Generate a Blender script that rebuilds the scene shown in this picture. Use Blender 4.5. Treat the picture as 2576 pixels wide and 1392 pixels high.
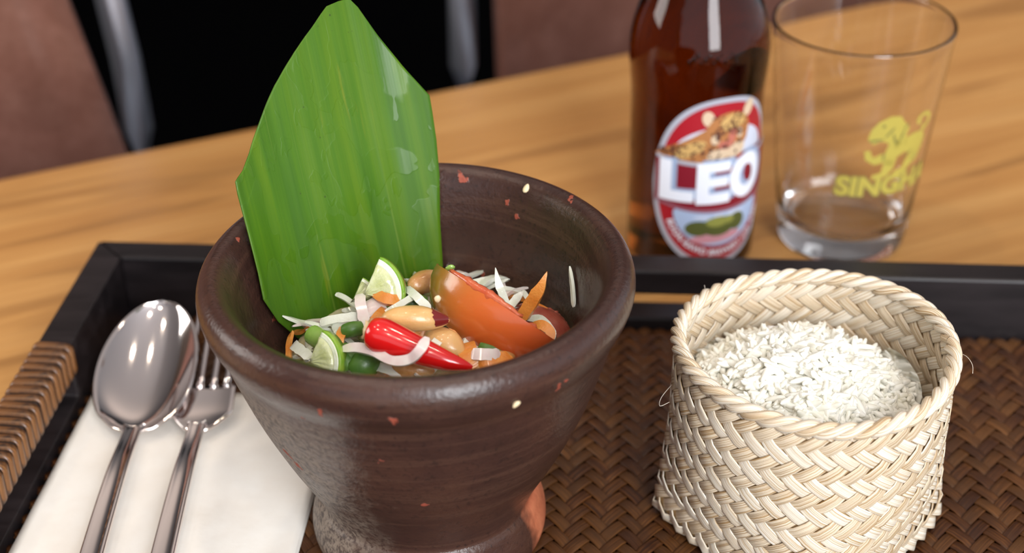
import bpy, bmesh, math, random
from mathutils import Vector, Matrix, noise
from mathutils.bvhtree import BVHTree
rng = random.Random(7)
S = bpy.context.scene
for o in list(bpy.data.objects): bpy.data.objects.remove(o)
T = 0.74                                    # height of the table top; every shape below is written relative to it

# ------------------------------------------------------------------ camera, world, lights, exposure
FPX, PITCH, ROLL = 3800.0, math.radians(32.0), math.radians(1.0)
CAMP = Vector((0, 0, 0.385))
FW = Vector((0, math.cos(PITCH), -math.sin(PITCH)))
R0 = Vector((1, 0, 0)); U0 = R0.cross(FW)
RT = R0*math.cos(ROLL) - U0*math.sin(ROLL); UP = R0*math.sin(ROLL) + U0*math.cos(ROLL)
cam = bpy.data.cameras.new('camera'); cam.sensor_width = 36; cam.lens = FPX/2576*36
cam.clip_start = 0.01; cam.clip_end = 50
camo = bpy.data.objects.new('camera', cam); S.collection.objects.link(camo)
mw = Matrix.Identity(4)
for i, a in enumerate((RT, UP, -FW)):
    for k in range(3): mw[k][i] = a[k]
mw.translation = CAMP + Vector((0, 0, T)); camo.matrix_world = mw
cam.dof.use_dof = True; cam.dof.focus_distance = 0.515; cam.dof.aperture_fstop = 7.1
S.camera = camo

wd = bpy.data.worlds.new('room_light'); S.world = wd; wd.use_nodes = True
wd.node_tree.nodes['Background'].inputs[0].default_value = (0.90, 0.93, 1.0, 1)
wd.node_tree.nodes['Background'].inputs[1].default_value = 0.92

def area(name, loc, target, sx, sy, power, col):
    l = bpy.data.lights.new(name, 'AREA'); l.shape = 'RECTANGLE'; l.size = sx; l.size_y = sy
    l.energy = power; l.color = col
    o = bpy.data.objects.new(name, l); S.collection.objects.link(o)
    o.location = Vector(loc) + Vector((0, 0, T))
    d = Vector(target) - Vector(loc); o.rotation_euler = d.to_track_quat('-Z', 'Y').to_euler()
    return o
area('window_light', (0.72, -1.55, 0.98), (0.02, 0.45, 0.05), 0.75, 1.9, 72, (0.95, 0.97, 1.0))
area('window_light', (-1.9, 0.65, 0.75), (-0.05, 0.45, 0.05), 0.8, 0.9, 16, (1.0, 0.97, 0.93))
area('added_ceiling_fill', (0.2, 2.5, 1.25), (0.2, 2.4, 1.96), 2.6, .35, 8, (1.0, .84, .70))  # added unseen up-facing fill that brightens the rear ceiling for the reflections
for (x, y) in ((-.55, -.1), (.15, .15), (-.35, .75), (.55, .8), (-.9, .5), (.1, -.55)):   # ceiling downlights
    l = bpy.data.lights.new('ceiling_downlight', 'SPOT'); l.energy = 9; l.color = (1.0, .85, .68); l.shadow_soft_size = .03; l.spot_size = math.radians(75); l.spot_blend = .6
    o = bpy.data.objects.new('ceiling_downlight', l); S.collection.objects.link(o); o.location = (x, y, T + 1.85)

S.view_settings.view_transform = 'Standard'; S.view_settings.look = 'None'
S.view_settings.gamma = 1; S.view_settings.use_curve_mapping = False
S.view_settings.exposure = 0.1

# ------------------------------------------------------------------ placing and mesh helpers
def ray(px, py): return FW + RT*((px-1288)/FPX) - UP*((py-696)/FPX)
def at(px, py, z):                          # the point of the level plane z that shows at a pixel
    v = ray(px, py); return CAMP + v*((z-CAMP.z)/v.z)
def pts(*l): return [at(*p) for p in l]

ORG = {}
def link(o): S.collection.objects.link(o)
def mesh_of(name, v, f, mat, uv=None, smooth=True):
    m = bpy.data.meshes.new(name)
    m.from_pydata([tuple(p) for p in v], [], f); m.update()
    if smooth: m.polygons.foreach_set('use_smooth', [True]*len(m.polygons))
    if uv is not None:
        ul = m.uv_layers.new(name='UVMap'); idx = [0]*len(m.loops)
        m.loops.foreach_get('vertex_index', idx)
        flat = []
        for i in idx: flat += uv[i]
        ul.data.foreach_set('uv', flat)
    if isinstance(mat, (list, tuple)):
        for q in mat: m.materials.append(q)
    else: m.materials.append(mat)
    return m
def obj(name, vf, mat, parent=None, uv=None, smooth=True, base=None):
    v, f = vf[0], vf[1]
    if uv is None and len(vf) > 2: uv = vf[2]
    v = [Vector(p) for p in v]
    if base is None:
        lo = min(p.z for p in v); n = len(v)
        base = Vector((sum(p.x for p in v)/n, sum(p.y for p in v)/n, lo))
    base = Vector(base)
    m = mesh_of(name, [p-base for p in v], f, mat, uv, smooth)
    o = bpy.data.objects.new(name, m); link(o); ORG[o.name] = base
    if parent is None: o.location = base + Vector((0, 0, T))
    else:
        o.parent = parent; o.location = base - ORG[parent.name]
    return o
def tag(o, label, cat, group=None, kind=None):
    if label: o['label'] = label
    if cat: o['category'] = cat
    if group: o['group'] = group
    if kind: o['kind'] = kind
    return o
def thing(name, base, label, cat, group=None):
    o = bpy.data.objects.new(name, None); link(o); ORG[o.name] = Vector(base)
    o.location = Vector(base) + Vector((0, 0, T)); o.empty_display_size = 0.01
    return tag(o, label, cat, group)
def copy_tree(o, loc, rot, parent=None):
    c = o.copy(); link(c); c.parent = parent; c.location = loc; c.rotation_euler = rot
    for ch in o.children: 
        d = ch.copy(); link(d); d.parent = c
    return c
def solidify(o, t, off=-1):
    m = o.modifiers.new('thickness', 'SOLIDIFY'); m.thickness = t; m.offset = off
def bevel(o, w, seg=2):
    m = o.modifiers.new('bevel', 'BEVEL'); m.width = w; m.segments = seg; m.limit_method = 'ANGLE'

def grid(nu, nv, fn, closeu=False, uvfn=None):
    v, uv, f = [], [], []
    for j in range(nv+1):
        for i in range(nu if closeu else nu+1):
            a, b = i/nu, j/nv
            v.append(Vector(fn(a, b))); uv.append(uvfn(a, b) if uvfn else (a, b))
    w = nu if closeu else nu+1
    for j in range(nv):
        for i in range(nu):
            i2 = (i+1) % w if closeu else i+1
            f.append((j*w+i, j*w+i2, (j+1)*w+i2, (j+1)*w+i))
    return v, f, uv
def lathe(prof, c, n=96, wob=0.0, seed=0):
    k = len(prof)-1
    def fn(a, b):
        r, z = prof[int(round(b*k))]; t = a*2*math.pi
        if wob:
            q = noise.noise(Vector((math.cos(t)*1.4, math.sin(t)*1.4, z*22+seed)))
            r = r + wob*q if r > 0.002 else r
        return (c[0]+r*math.cos(t), c[1]+r*math.sin(t), z)
    return grid(n, k, fn, True)
def smooth_prof(p, n=6):
    out = []
    for i in range(len(p)-1):
        p0, p1, p2, p3 = p[max(i-1, 0)], p[i], p[i+1], p[min(i+2, len(p)-1)]
        for s in range(n):
            t = s/n
            out.append(tuple(0.5*((2*p1[k]) + (p2[k]-p0[k])*t + (2*p0[k]-5*p1[k]+4*p2[k]-p3[k])*t*t + (3*p1[k]-p0[k]-3*p2[k]+p3[k])*t**3) for k in range(len(p1))))
    out.append(tuple(p[-1])); return out
def spline(P, n=6): return [Vector(q) for q in smooth_prof([tuple(p) for p in P], n)]
def frames(P, up):
    out = []
    for i, p in enumerate(P):
        t = (P[min(i+1, len(P)-1)]-P[max(i-1, 0)]).normalized()
        s = t.cross(up)
        if s.length < 1e-6: s = t.cross(Vector((1, 0, 0)))
        s.normalize(); out.append((t, s, s.cross(t)))
    return out
def tube(P, rad, seg=10, up=Vector((0, 0, 1)), flat=1.0, cap=True):
    fr = frames(P, up); v, f, uv = [], [], []
    n = len(P); L = 0
    for i, p in enumerate(P):
        if i: L += (P[i]-P[i-1]).length
        r = rad(i/(n-1)) if callable(rad) else rad
        for k in range(seg):
            a = 2*math.pi*k/seg
            v.append(p + fr[i][1]*(r*math.cos(a)) + fr[i][2]*(r*flat*math.sin(a))); uv.append((k/seg, L))
    for i in range(n-1):
        for k in range(seg):
            k2 = (k+1) % seg
            f.append((i*seg+k, i*seg+k2, (i+1)*seg+k2, (i+1)*seg+k))
    if cap:
        f.append(tuple(range(seg))[::-1]); f.append(tuple((n-1)*seg+k for k in range(seg)))
    return v, f, uv
def ribbon(P, w, th, ups, dome=0.3):
    """flat strip with a slightly domed section; ups: one normal or one per point"""
    v, f, uv = [], [], []; n = len(P); L = 0
    cs = [(-.5, -.1), (-.485, .5), (-.40, .8), (-.15, .9+dome), (.15, .9+dome), (.40, .8), (.485, .5), (.5, -.1), (.4, -.6), (-.4, -.6)]
    for i, p in enumerate(P):
        if i: L += (P[i]-P[i-1]).length
        t = (P[min(i+1, n-1)]-P[max(i-1, 0)]).normalized()
        u = ups[i] if isinstance(ups, list) else ups
        s = t.cross(u)
        if s.length < 1e-6: s = t.cross(Vector((1, 0, 0.2)))
        s.normalize(); nn = s.cross(t)
        ww = w(i/(n-1)) if callable(w) else w
        for x, y in cs:
            v.append(p + s*(x*ww) + nn*(y*th)); uv.append((x+.5, L))
    k = len(cs)
    for i in range(n-1):
        for a in range(k):
            b = (a+1) % k
            f.append((i*k+a, i*k+b, (i+1)*k+b, (i+1)*k+a))
    f.append(tuple(range(k))[::-1]); f.append(tuple((n-1)*k+a for a in range(k)))
    return v, f, uv
def strip(P, w, th, up, seed=0, tw=.5, point=False):
    """cut vegetable strip: four flat faces with crisp edges, uneven width, thin ends"""
    v, f, uv = [], [], []; n = len(P); L = 0
    for i, p in enumerate(P):
        if i: L += (P[i]-P[i-1]).length
        u = i/(n-1); t = (P[min(i+1, n-1)]-P[max(i-1, 0)]).normalized()
        s = t.cross(up)
        if s.length < 1e-6: s = t.cross(Vector((1, 0, .2)))
        s.normalize(); a = tw*(u-.5)*math.sin(seed*2.3); s = s*math.cos(a) + s.cross(t)*math.sin(a); nn = s.cross(t)
        k = min(1, (.06+u*2.4) if point else (.5+u*5), (.5+(1-u)*5)); hw = w*.5*k
        j0 = 1+.22*noise.noise(Vector((u*7, seed, 0))); j1 = 1+.22*noise.noise(Vector((u*7, seed, 4))); h = th*.5*min(1, .4+4*min(u, 1-u))
        c = [p - s*hw*j0 + nn*h, p + s*hw*j1 + nn*h, p + s*hw*j1*.92 - nn*h, p - s*hw*j0*.92 - nn*h]
        for q in range(4):
            v += [c[q], c[(q+1) % 4]]; uv += [(q/4, L), ((q+1)/4, L)]
    for i in range(n-1):
        for q in range(4):
            a = i*8+q*2; f.append((a+1, a, a+8, a+9))
    for i in (0, n-1): f.append((i*8, i*8+2, i*8+4, i*8+6) if i else (i*8+6, i*8+4, i*8+2, i*8))
    return v, f, uv
def box(lo, hi):
    x0, y0, z0 = lo; x1, y1, z1 = hi
    v = [(x0,y0,z0),(x1,y0,z0),(x1,y1,z0),(x0,y1,z0),(x0,y0,z1),(x1,y0,z1),(x1,y1,z1),(x0,y1,z1)]
    return v, [(3,2,1,0),(4,5,6,7),(0,1,5,4),(1,2,6,5),(2,3,7,6),(3,0,4,7)]
def ellipsoid(c, ax, n=18, m=12, warp=None):
    """ax: three half-axis vectors"""
    def fn(a, b):
        t = a*2*math.pi; p = (b-.5)*math.pi
        q = Vector((math.cos(p)*math.cos(t), math.cos(p)*math.sin(t), math.sin(p)))
        if warp: q = warp(q)
        return Vector(c) + ax[0]*q.x + ax[1]*q.y + ax[2]*q.z
    return grid(n, m, fn, True)

# ------------------------------------------------------------------ materials
def mat(name, col=(.8,.8,.8), rough=.5, **kw):
    m = bpy.data.materials.new(name); m.use_nodes = True
    b = m.node_tree.nodes['Principled BSDF']
    b.inputs['Base Color'].default_value = (*col, 1); b.inputs['Roughness'].default_value = rough
    for k, v in kw.items():
        k = k.replace('_', ' ')
        b.inputs[k].default_value = v
    return m
class G:
    def __init__(s, m): s.nt = m.node_tree; s.b = s.nt.nodes['Principled BSDF']
    def n(s, t, _p=None, **i):
        x = s.nt.nodes.new('ShaderNode'+t)
        for k, v in (_p or {}).items(): setattr(x, k, v)
        for k, v in i.items():
            key = int(k[1:]) if k[0] == 'i' and k[1:].isdigit() else k.replace('_', ' ')
            if hasattr(v, 'is_linked') or isinstance(v, bpy.types.NodeSocket): s.nt.links.new(v, x.inputs[key])
            else: x.inputs[key].default_value = v
        return x
    def coord(s, kind='Object'): return s.n('TexCoord').outputs[kind]
    def mapv(s, v, scale=(1,1,1), loc=(0,0,0), rot=(0,0,0)):
        return s.n('Mapping', None, Vector=v, Scale=scale, Location=loc, Rotation=rot).outputs[0]
    def noise(s, v, scale, detail=4, rough=.55, dist=0):
        return s.n('TexNoise', None, Vector=v, Scale=scale, Detail=detail, Roughness=rough, Distortion=dist).outputs[0]
    def ramp(s, fac, stops, interp='LINEAR'):
        r = s.n('ValToRGB', None, Fac=fac); e = r.color_ramp; e.interpolation = interp
        while len(e.elements) < len(stops): e.elements.new(0.5)
        for q, (p, c) in zip(e.elements, stops):
            q.position = p; q.color = (*c, 1) if len(c) == 3 else c
        return r.outputs[0]
    def math(s, op, a, b=0.0, c=0.0, clamp=False):
        return s.n('Math', {'operation': op, 'use_clamp': clamp}, i0=a, i1=b, i2=c).outputs[0]
    def mix(s, fac, a, b, mode='MIX'):
        x = s.nt.nodes.new('ShaderNodeMix'); x.data_type = 'RGBA'; x.blend_type = mode
        for k, v in ((0, fac), (6, a), (7, b)):
            if isinstance(v, bpy.types.NodeSocket): s.nt.links.new(v, x.inputs[k])
            elif k == 0: x.inputs[0].default_value = v
            else: x.inputs[k].default_value = (*v, 1) if len(v) == 3 else v
        return x.outputs[2]
    def out(s, sock, name): s.nt.links.new(sock, s.b.inputs[name])
    def bump(s, h, strength=.3, dist=.001, normal=None):
        kw = dict(Height=h, Strength=strength, Distance=dist)
        if normal is not None: kw['Normal'] = normal
        o = s.n('Bump', None, **kw).outputs[0]; s.out(o, 'Normal'); return o
    def rnd(s): return s.n('ObjectInfo').outputs['Random']

def m_wood(name, c1, c2, c3, rough=.42, rotz=0.0, sc=1.0, spec=.5, dark=.0):
    m = mat(name, c1, rough); g = G(m); g.b.inputs['Specular IOR Level'].default_value = spec
    co = g.mapv(g.coord(), rot=(0, 0, rotz))
    st = g.mapv(co, scale=(2.0*sc, 30*sc, 30*sc))
    a = g.noise(st, 1.6, 6, .6, .4)
    b = g.noise(g.mapv(co, scale=(9*sc, 420*sc, 420*sc)), 1.0, 4, .6)
    c = g.noise(g.mapv(co, scale=(4.2*sc, 34*sc, 34*sc), loc=(3.1, .4, 0)), 1.0, 3, .5, .8)
    col = g.ramp(a, [(.30, c2), (.52, c1), (.72, c3)])
    col = g.mix(g.math('MULTIPLY', g.ramp(b, [(.35, (0,)*3), (.68, (1,)*3)]), .42), col, (c2[0]*.72, c2[1]*.68, c2[2]*.6))
    dk = g.ramp(c, [(.56, (0, 0, 0)), (.66, (1, 1, 1))])
    col = g.mix(g.math('MULTIPLY', dk, .5+dark), col, (c2[0]*.5, c2[1]*.45, c2[2]*.4))
    g.out(col, 'Base Color'); g.bump(b, .12, .0004)
    return m
EDGE_A = math.atan2(.1522, .3486)          # direction of the far table edge
M_TABLE = m_wood('oak_table_top', (.58, .298, .092), (.47, .218, .060), (.66, .365, .128), .42, 0)
M_CHAIRW = m_wood('brown_veneer', (.185, .082, .060), (.15, .063, .044), (.22, .105, .078), .24, math.pi/2, .6, dark=-.25)
M_TUBE = mat('satin_steel_tube', (.62, .66, .76), .38, Metallic=1.0)
M_FLOOR = mat('black_floor', (.0012, .0012, .0015), .5, Specular_IOR_Level=.03)
def m_tray():
    m = mat('black_stained_wood', (.012, .010, .012), .38); g = G(m); g.b.inputs['Specular IOR Level'].default_value = .32; co = g.coord()
    a = g.noise(g.mapv(co, scale=(8, 60, 60)), 2.0, 4)
    g.out(g.ramp(a, [(.3, (.007, .0055, .006)), (.7, (.021, .016, .017))]), 'Base Color')
    g.out(g.math('MULTIPLY_ADD', a, .2, .28), 'Roughness'); g.bump(a, .08, .0005); return m
M_TRAY = m_tray()
def m_weave():
    m = mat('dark_brown_woven_strip', (.1, .04, .012), .34); g = G(m); uv = g.coord('UV')
    r = g.rnd()
    sep = g.n('SeparateXYZ', None, Vector=uv)
    comb = g.n('CombineXYZ', None, X=g.math('MULTIPLY', sep.outputs[0], 9.0), Y=g.math('MULTIPLY', sep.outputs[1], 40.0), Z=g.math('MULTIPLY', r, 90.0)).outputs[0]
    st = g.noise(comb, 1.0, 4, .6)
    pt = g.noise(g.n('CombineXYZ', None, X=0.0, Y=g.math('MULTIPLY', sep.outputs[1], 75.0), Z=g.math('MULTIPLY', r, 31.0)).outputs[0], 1.0, 2)
    col = g.ramp(st, [(.28, (.015, .0055, .003)), (.5, (.062, .021, .0065)), (.72, (.16, .060, .016))])
    col = g.mix(g.math('MULTIPLY', g.ramp(pt, [(.42, (0,)*3), (.62, (1,)*3)]), .6), col, (.030, .011, .006))
    col = g.mix(g.math('MULTIPLY', g.ramp(r, [(.3, (0,)*3), (1., (1,)*3)]), .35), col, (.16, .070, .020))
    g.out(col, 'Base Color'); g.bump(st, .35, .0004); g.b.inputs['Specular IOR Level'].default_value = .3; return m
M_WEAVE = m_weave()
M_PLY = mat('dark_tray_base', (.010, .006, .005), .6)
def m_rattan():
    m = mat('rattan_band', (.3, .13, .04), .35); g = G(m); co = g.coord(); r = g.rnd()
    a = g.noise(g.mapv(co, scale=(60, 900, 60)), 1.0, 3)
    b = g.noise(co, 160, 3)
    col = g.ramp(a, [(.3, (.075, .028, .009)), (.6, (.20, .082, .024)), (.8, (.30, .14, .045))])
    col = g.mix(g.ramp(b, [(.5, (0,)*3), (.66, (1,)*3)]), col, (.030, .014, .008))
    col = g.mix(g.math('MULTIPLY', r, .3), col, (.12, .05, .02))
    g.out(col, 'Base Color'); g.bump(a, .3, .0003); return m
M_RATTAN = m_rattan()
M_RATTAN_D = mat('dark_binding', (.018, .010, .008), .3)
def m_paper():
    m = mat('cream_paper_napkin', (.80, .765, .70), .85); g = G(m); co = g.coord()
    a = g.noise(co, 38, 4, .6); b = g.noise(co, 900, 3)
    g.out(g.ramp(a, [(.3, (.775, .725, .655)), (.7, (.83, .805, .755))]), 'Base Color')
    n1 = g.bump(a, .25, .002); g.bump(b, .12, .0002, n1); return m
M_PAPER = m_paper()
M_STEEL = mat('polished_steel', (.82, .76, .74), .08, Metallic=1.0)
def m_bamboo(name, pale, tan, k):
    m = mat(name, pale, .42); g = G(m); uv = g.coord('UV'); r = g.rnd()
    sep = g.n('SeparateXYZ', None, Vector=uv)
    def stripe(fx, fy, zz):
        c = g.n('CombineXYZ', None, X=g.math('MULTIPLY', sep.outputs[0], fx), Y=g.math('MULTIPLY', sep.outputs[1], fy), Z=g.math('MULTIPLY', r, zz)).outputs[0]
        return g.noise(c, 1.0, 3, .6)
    s1 = stripe(17, 9, 77); s2 = stripe(44, 16, 41); s3 = stripe(2.2, 60, 19)
    dk = tuple(x*.62 for x in tan)
    col = g.ramp(s1, [(.38, tan), (.45, tuple(a*.45+b*.55 for a, b in zip(tan, pale))), (.51, pale), (.7, tuple(min(.95, x*1.06) for x in pale))])
    col = g.mix(g.math('MULTIPLY', g.ramp(s2, [(.52, (0,)*3), (.585, (1,)*3)]), k), col, dk)
    col = g.mix(g.math('MULTIPLY', g.ramp(s3, [(.45, (0,)*3), (.75, (1,)*3)]), .35), col, tan)
    g.out(col, 'Base Color'); g.bump(s1, .35, .00035)
    g.b.inputs['Subsurface Weight'].default_value = .12; g.b.inputs['Subsurface Radius'].default_value = (.002, .0012, .0006)
    return m
M_BAMA = m_bamboo('pale_bamboo_strip', (.84, .78, .67), (.52, .345, .16), .60)
M_BAMB = m_bamboo('tan_bamboo_strip', (.79, .68, .52), (.40, .235, .085), .75)
M_BAMC = mat('bamboo_core', (.40, .25, .11), .7)
M_FIBRE = mat('bamboo_fibre', (.75, .68, .58), .5)
def m_rice():
    m = mat('sticky_rice', (.8, .8, .75), .20, Subsurface_Weight=.15, Subsurface_Radius=(.0040, .0037, .0030)); g = G(m)
    m.node_tree.nodes['Principled BSDF'].subsurface_method = 'BURLEY'; g.b.inputs['Subsurface Scale'].default_value = 1.0
    a = g.noise(g.coord(), 260, 2); g.out(g.ramp(a, [(.3, (.82, .805, .70)), (.7, (.88, .875, .82))]), 'Base Color'); return m
M_RICE = m_rice()
def m_film():
    m = bpy.data.materials.new('clear_plastic_film'); m.use_nodes = True; nt = m.node_tree
    for n in list(nt.nodes): nt.nodes.remove(n)
    o = nt.nodes.new('ShaderNodeOutputMaterial'); mx = nt.nodes.new('ShaderNodeMixShader')
    t = nt.nodes.new('ShaderNodeBsdfTransparent'); gl = nt.nodes.new('ShaderNodeBsdfGlossy'); lw = nt.nodes.new('ShaderNodeFresnel')
    t.inputs[0].default_value = (.95, .93, .92, 1); gl.inputs['Roughness'].default_value = .12; lw.inputs[0].default_value = 1.6
    nt.links.new(lw.outputs[0], mx.inputs[0]); nt.links.new(t.outputs[0], mx.inputs[1]); nt.links.new(gl.outputs[0], mx.inputs[2]); nt.links.new(mx.outputs[0], o.inputs[0])
    return m
M_FILM = m_film()
M_GLASS = mat('clear_glass', (1, 1, 1), 0.0, IOR=1.48, Transmission_Weight=1.0)
M_AMBER = mat('amber_glass', (.12, .025, .003), .02, IOR=1.40, Transmission_Weight=1.0)
def flat(name, c, r=.45, **k): return mat(name, c, r, **k)
M_L = dict(silver=flat('label_silver', (.42, .43, .50), .35), red=flat('label_red', (.38, .012, .022), .4), redd=flat('label_dark_red', (.22, .010, .022), .4),
           white=flat('label_white', (.83, .86, .95), .4), shade=flat('label_letter_shade', (.33, .42, .60), .4), sky=flat('label_pale_blue', (.40, .50, .70), .4),
           grey=flat('label_grey', (.62, .66, .78), .4), tree=flat('label_tree_green', (.085, .10, .022), .5), tree2=flat('label_light_green', (.26, .27, .055), .5),
           pink=flat('label_pink', (.60, .28, .33), .4), fur=flat('label_fur_orange', (.43, .175, .055), .5), fur2=flat('label_fur_yellow', (.60, .37, .13), .5),
           cream=flat('label_cream', (.66, .50, .34), .5), spot=flat('label_spot_brown', (.075, .022, .018), .5), rose=flat('label_rose', (.52, .16, .11), .5), mauve=flat('label_mauve', (.30, .12, .16), .4))
M_PRINT = flat('yellow_glass_print', (.46, .375, .070), .5)
M_PRINT_D = flat('olive_print_line', (.22, .20, .05), .5)

# ------------------------------------------------------------------ floor, walls, ceiling, table
def plane(name, P, m): return tag(obj(name, (P, [(0, 1, 2, 3)]), m, smooth=False), None, None, kind='structure')
M_WALLB = mat('dark_wall_paint', (.012, .012, .014), .6); M_WALLL = mat('warm_wall_panel', (.22, .15, .11), .6); M_CEIL = mat('ceiling_paint', (.80, .78, .80), .7)
plane('wall_back', [(-4, 4.2, -T), (4, 4.2, -T), (4, 4.2, 1.96), (-4, 4.2, 1.96)], M_WALLB)
plane('wall_left', [(-3.2, -3, -T), (-3.2, 4.2, -T), (-3.2, 4.2, 1.96), (-3.2, -3, 1.96)], M_WALLL)
plane('ceiling', [(-3.2, -1.6, 1.96), (-3.2, 4.2, 1.96), (4, 4.2, 1.96), (4, -1.6, 1.96)], M_CEIL)
fl = tag(obj('floor', ([(-4,-3,-T),(4,-3,-T),(4,6,-T),(-4,6,-T)], [(0,1,2,3)]), M_FLOOR, smooth=False), None, None, kind='structure')
EA = Vector((-.2086, .7566, 0)); ED = Vector((math.cos(EDGE_A), math.sin(EDGE_A), 0)); EN = Vector((-ED.y, ED.x, 0))
tb = thing('dining_table', EA - EN*.4, 'light oak dining table carrying the dark tray', 'table'); tb.location.z = 0; ORG[tb.name].z = -T
tb.rotation_euler = (0, 0, EDGE_A)
def tpart(name, vf, m):                     # table parts are written in the table's own axes
    me = mesh_of(name, vf[0], vf[1], m, smooth=False); o = bpy.data.objects.new(name, me); link(o); o.parent = tb; return o
tt = tpart('table_top', box((-.85, -.41, T-.028), (1.0, .40, T)), M_TABLE); bevel(tt, .004, 3)
for x in (-.78, .93):
    for y in (-.35, .34): bevel(tpart('leg', box((x-.03, y-.03, 0), (x+.03, y+.03, T-.028)), M_TABLE), .003)

# ------------------------------------------------------------------ chairs beyond the table
def chair(label, c, w_top, w_bot, skew, tx):
    """c: middle of the backrest foot on the ground beyond the far edge, along-edge offset and distance"""
    base = EA + ED*c[0] + EN*c[1]; base.z = -T
    t = thing('plywood_chair', base, label, 'chair', 'chairs beyond the table')
    def W(x, y, z): return EA + ED*(c[0]+x) + EN*(c[1]+y) + Vector((0, 0, z))
    # backrest: bent plywood panel, narrower towards the top
    def back(a, b):
        z = -.27 + b*.47; w = w_bot + (w_top-w_bot)*b; x = (a-.5)*w + skew*b
        return W(x, .03*b + .028*(1-(2*a-1)**2), z)
    o = obj('backrest', grid(14, 10, back), M_CHAIRW, t); solidify(o, .010)
    def seat(a, b): return W((a-.5)*w_bot*(1.05-.08*b), -.44*(1-b) + .015, -.285 + .012*math.cos(a*math.pi*2) - .01*b)
    o = obj('seat', grid(12, 8, seat), M_CHAIRW, t); solidify(o, .012)
    for s in (-1, 1):
        P = [W(s*(tx+.012), .085, -T+.002), W(s*tx, .070, -.30), W(s*tx, .066, .0), W(s*(tx-.02)+skew*.3, .09, .16)]
        obj('back_leg', tube(spline(P, 5), .0095, 12), M_TUBE, t)
        P = [W(s*(tx-.02), -.40, -T+.002), W(s*(tx-.03), -.37, -.305)]
        obj('front_leg', tube(P, .0095, 12), M_TUBE, t)
        obj('side_rail', tube([W(s*(tx-.03), -.385, -.308), W(s*tx, .075, -.308)], .008, 10), M_TUBE, t)
    return t
chair('brown plywood chair with steel tube frame, at the left end of the table edge', (-.235, .065), .395, .558, 0, .256)
chair('brown plywood chair with steel tube frame, behind the bottle and glass', (.507, .065), .49, .50, 0, .256)

# ------------------------------------------------------------------ tray
TA = math.radians(-4.8); TX = Vector((math.cos(TA), math.sin(TA), 0)); TY = Vector((-TX.y, TX.x, 0))
TB = Vector((-.1872, .5925, 0)); TW, TD, TT, TH = .50, .36, .0140, .038
def tr(x, y, z): return TB + TX*x + TY*y + Vector((0, 0, z))       # x right, y back (0 at the back edge, negative to the front)
tray = thing('serving_tray', tr(TW/2, -TD/2, 0), 'black wooden serving tray with woven brown floor on the oak table', 'tray')
FZ = .0078                                   # mean height of the woven floor
def rail(name, ends, hole):
    """mitred rail with an optional hand hole; ends: outer A, outer B, inner A, inner B in tray axes"""
    (ax, ay), (bx, by), (cx, cy), (dx, dy) = ends
    z0, z1 = .0, TH; h0, h1, q0, q1 = hole if hole else (None,)*4
    def lerp(p, q, t): return (p[0]+(q[0]-p[0])*t, p[1]+(q[1]-p[1])*t)
    v = []; f = []
    for (p, q) in (((ax, ay), (bx, by)), ((cx, cy), (dx, dy))):
        for z in (z0, z1):
            v += [tr(*p, z), tr(*q, z)]
    # outer 0,1 (z0) 2,3 (z1); inner 4,5 (z0) 6,7 (z1)
    f += [(2, 3, 7, 6), (0, 4, 5, 1), (0, 2, 6, 4), (1, 5, 7, 3)]
    if not hole: f += [(0, 1, 3, 2), (4, 6, 7, 5)]
    else:
        L = ((bx-ax)**2+(by-ay)**2)**.5; ux, uy = (bx-ax)/L, (by-ay)/L
        nx, ny = cx-ax-ux*((cx-ax)*ux+(cy-ay)*uy), cy-ay-uy*((cx-ax)*ux+(cy-ay)*uy)
        for o in (0, 1):
            for (t, z) in ((h0, q0), (h1, q0), (h1, q1), (h0, q1)):
                v.append(tr(ax+ux*t+nx*o, ay+uy*t+ny*o, z))
        for (k, b) in ((0, 8), (4, 12)):
            q = [(k+0, k+1, b+1, b+0), (k+1, k+3, b+2, b+1), (k+3, k+2, b+3, b+2), (k+2, k+0, b+0, b+3)]
            f += q if k == 0 else [tuple(reversed(s)) for s in q]
        for i in range(4): f.append((8+i, 8+(i+1) % 4, 12+(i+1) % 4, 12+i))
    bm = bmesh.new(); vs = [bm.verts.new(p) for p in v]
    for s in f: bm.faces.new([vs[i] for i in s])
    bmesh.ops.recalc_face_normals(bm, faces=bm.faces[:])
    vv = [p.co.copy() for p in bm.verts]; ff = [tuple(q.index for q in s.verts) for s in bm.faces]; bm.free()
    o = obj(name, (vv, ff), M_TRAY, tray, smooth=False); bevel(o, .0011, 2); return o
rail('back_rail', ((0, 0), (TW, 0), (TT, -TT), (TW-TT, -TT)), (.195, .305, .0135, .0258))
rail('front_rail', ((TW, -TD), (0, -TD), (TW-TT, -TD+TT), (TT, -TD+TT)), (.195, .305, .0135, .0258))
rail('left_rail', ((0, -TD), (0, 0), (TT, -TD+TT), (TT, -TT)), (.085, .275, .0135, .0258))
rail('right_rail', ((TW, 0), (TW, -TD), (TW-TT, -TT), (TW-TT, -TD+TT)), (.085, .275, .0135, .0258))
pv, pf = box((0, 0, 0), (1, 1, 1)); pv = [tr(TT-.002+(TW-2*TT+.004)*x, -TT+.002-(TD-2*TT+.004)*y, .002+.0042*z) for x, y, z in pv]
obj('base_panel', (pv, pf), M_PLY, tray, smooth=False)
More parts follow.
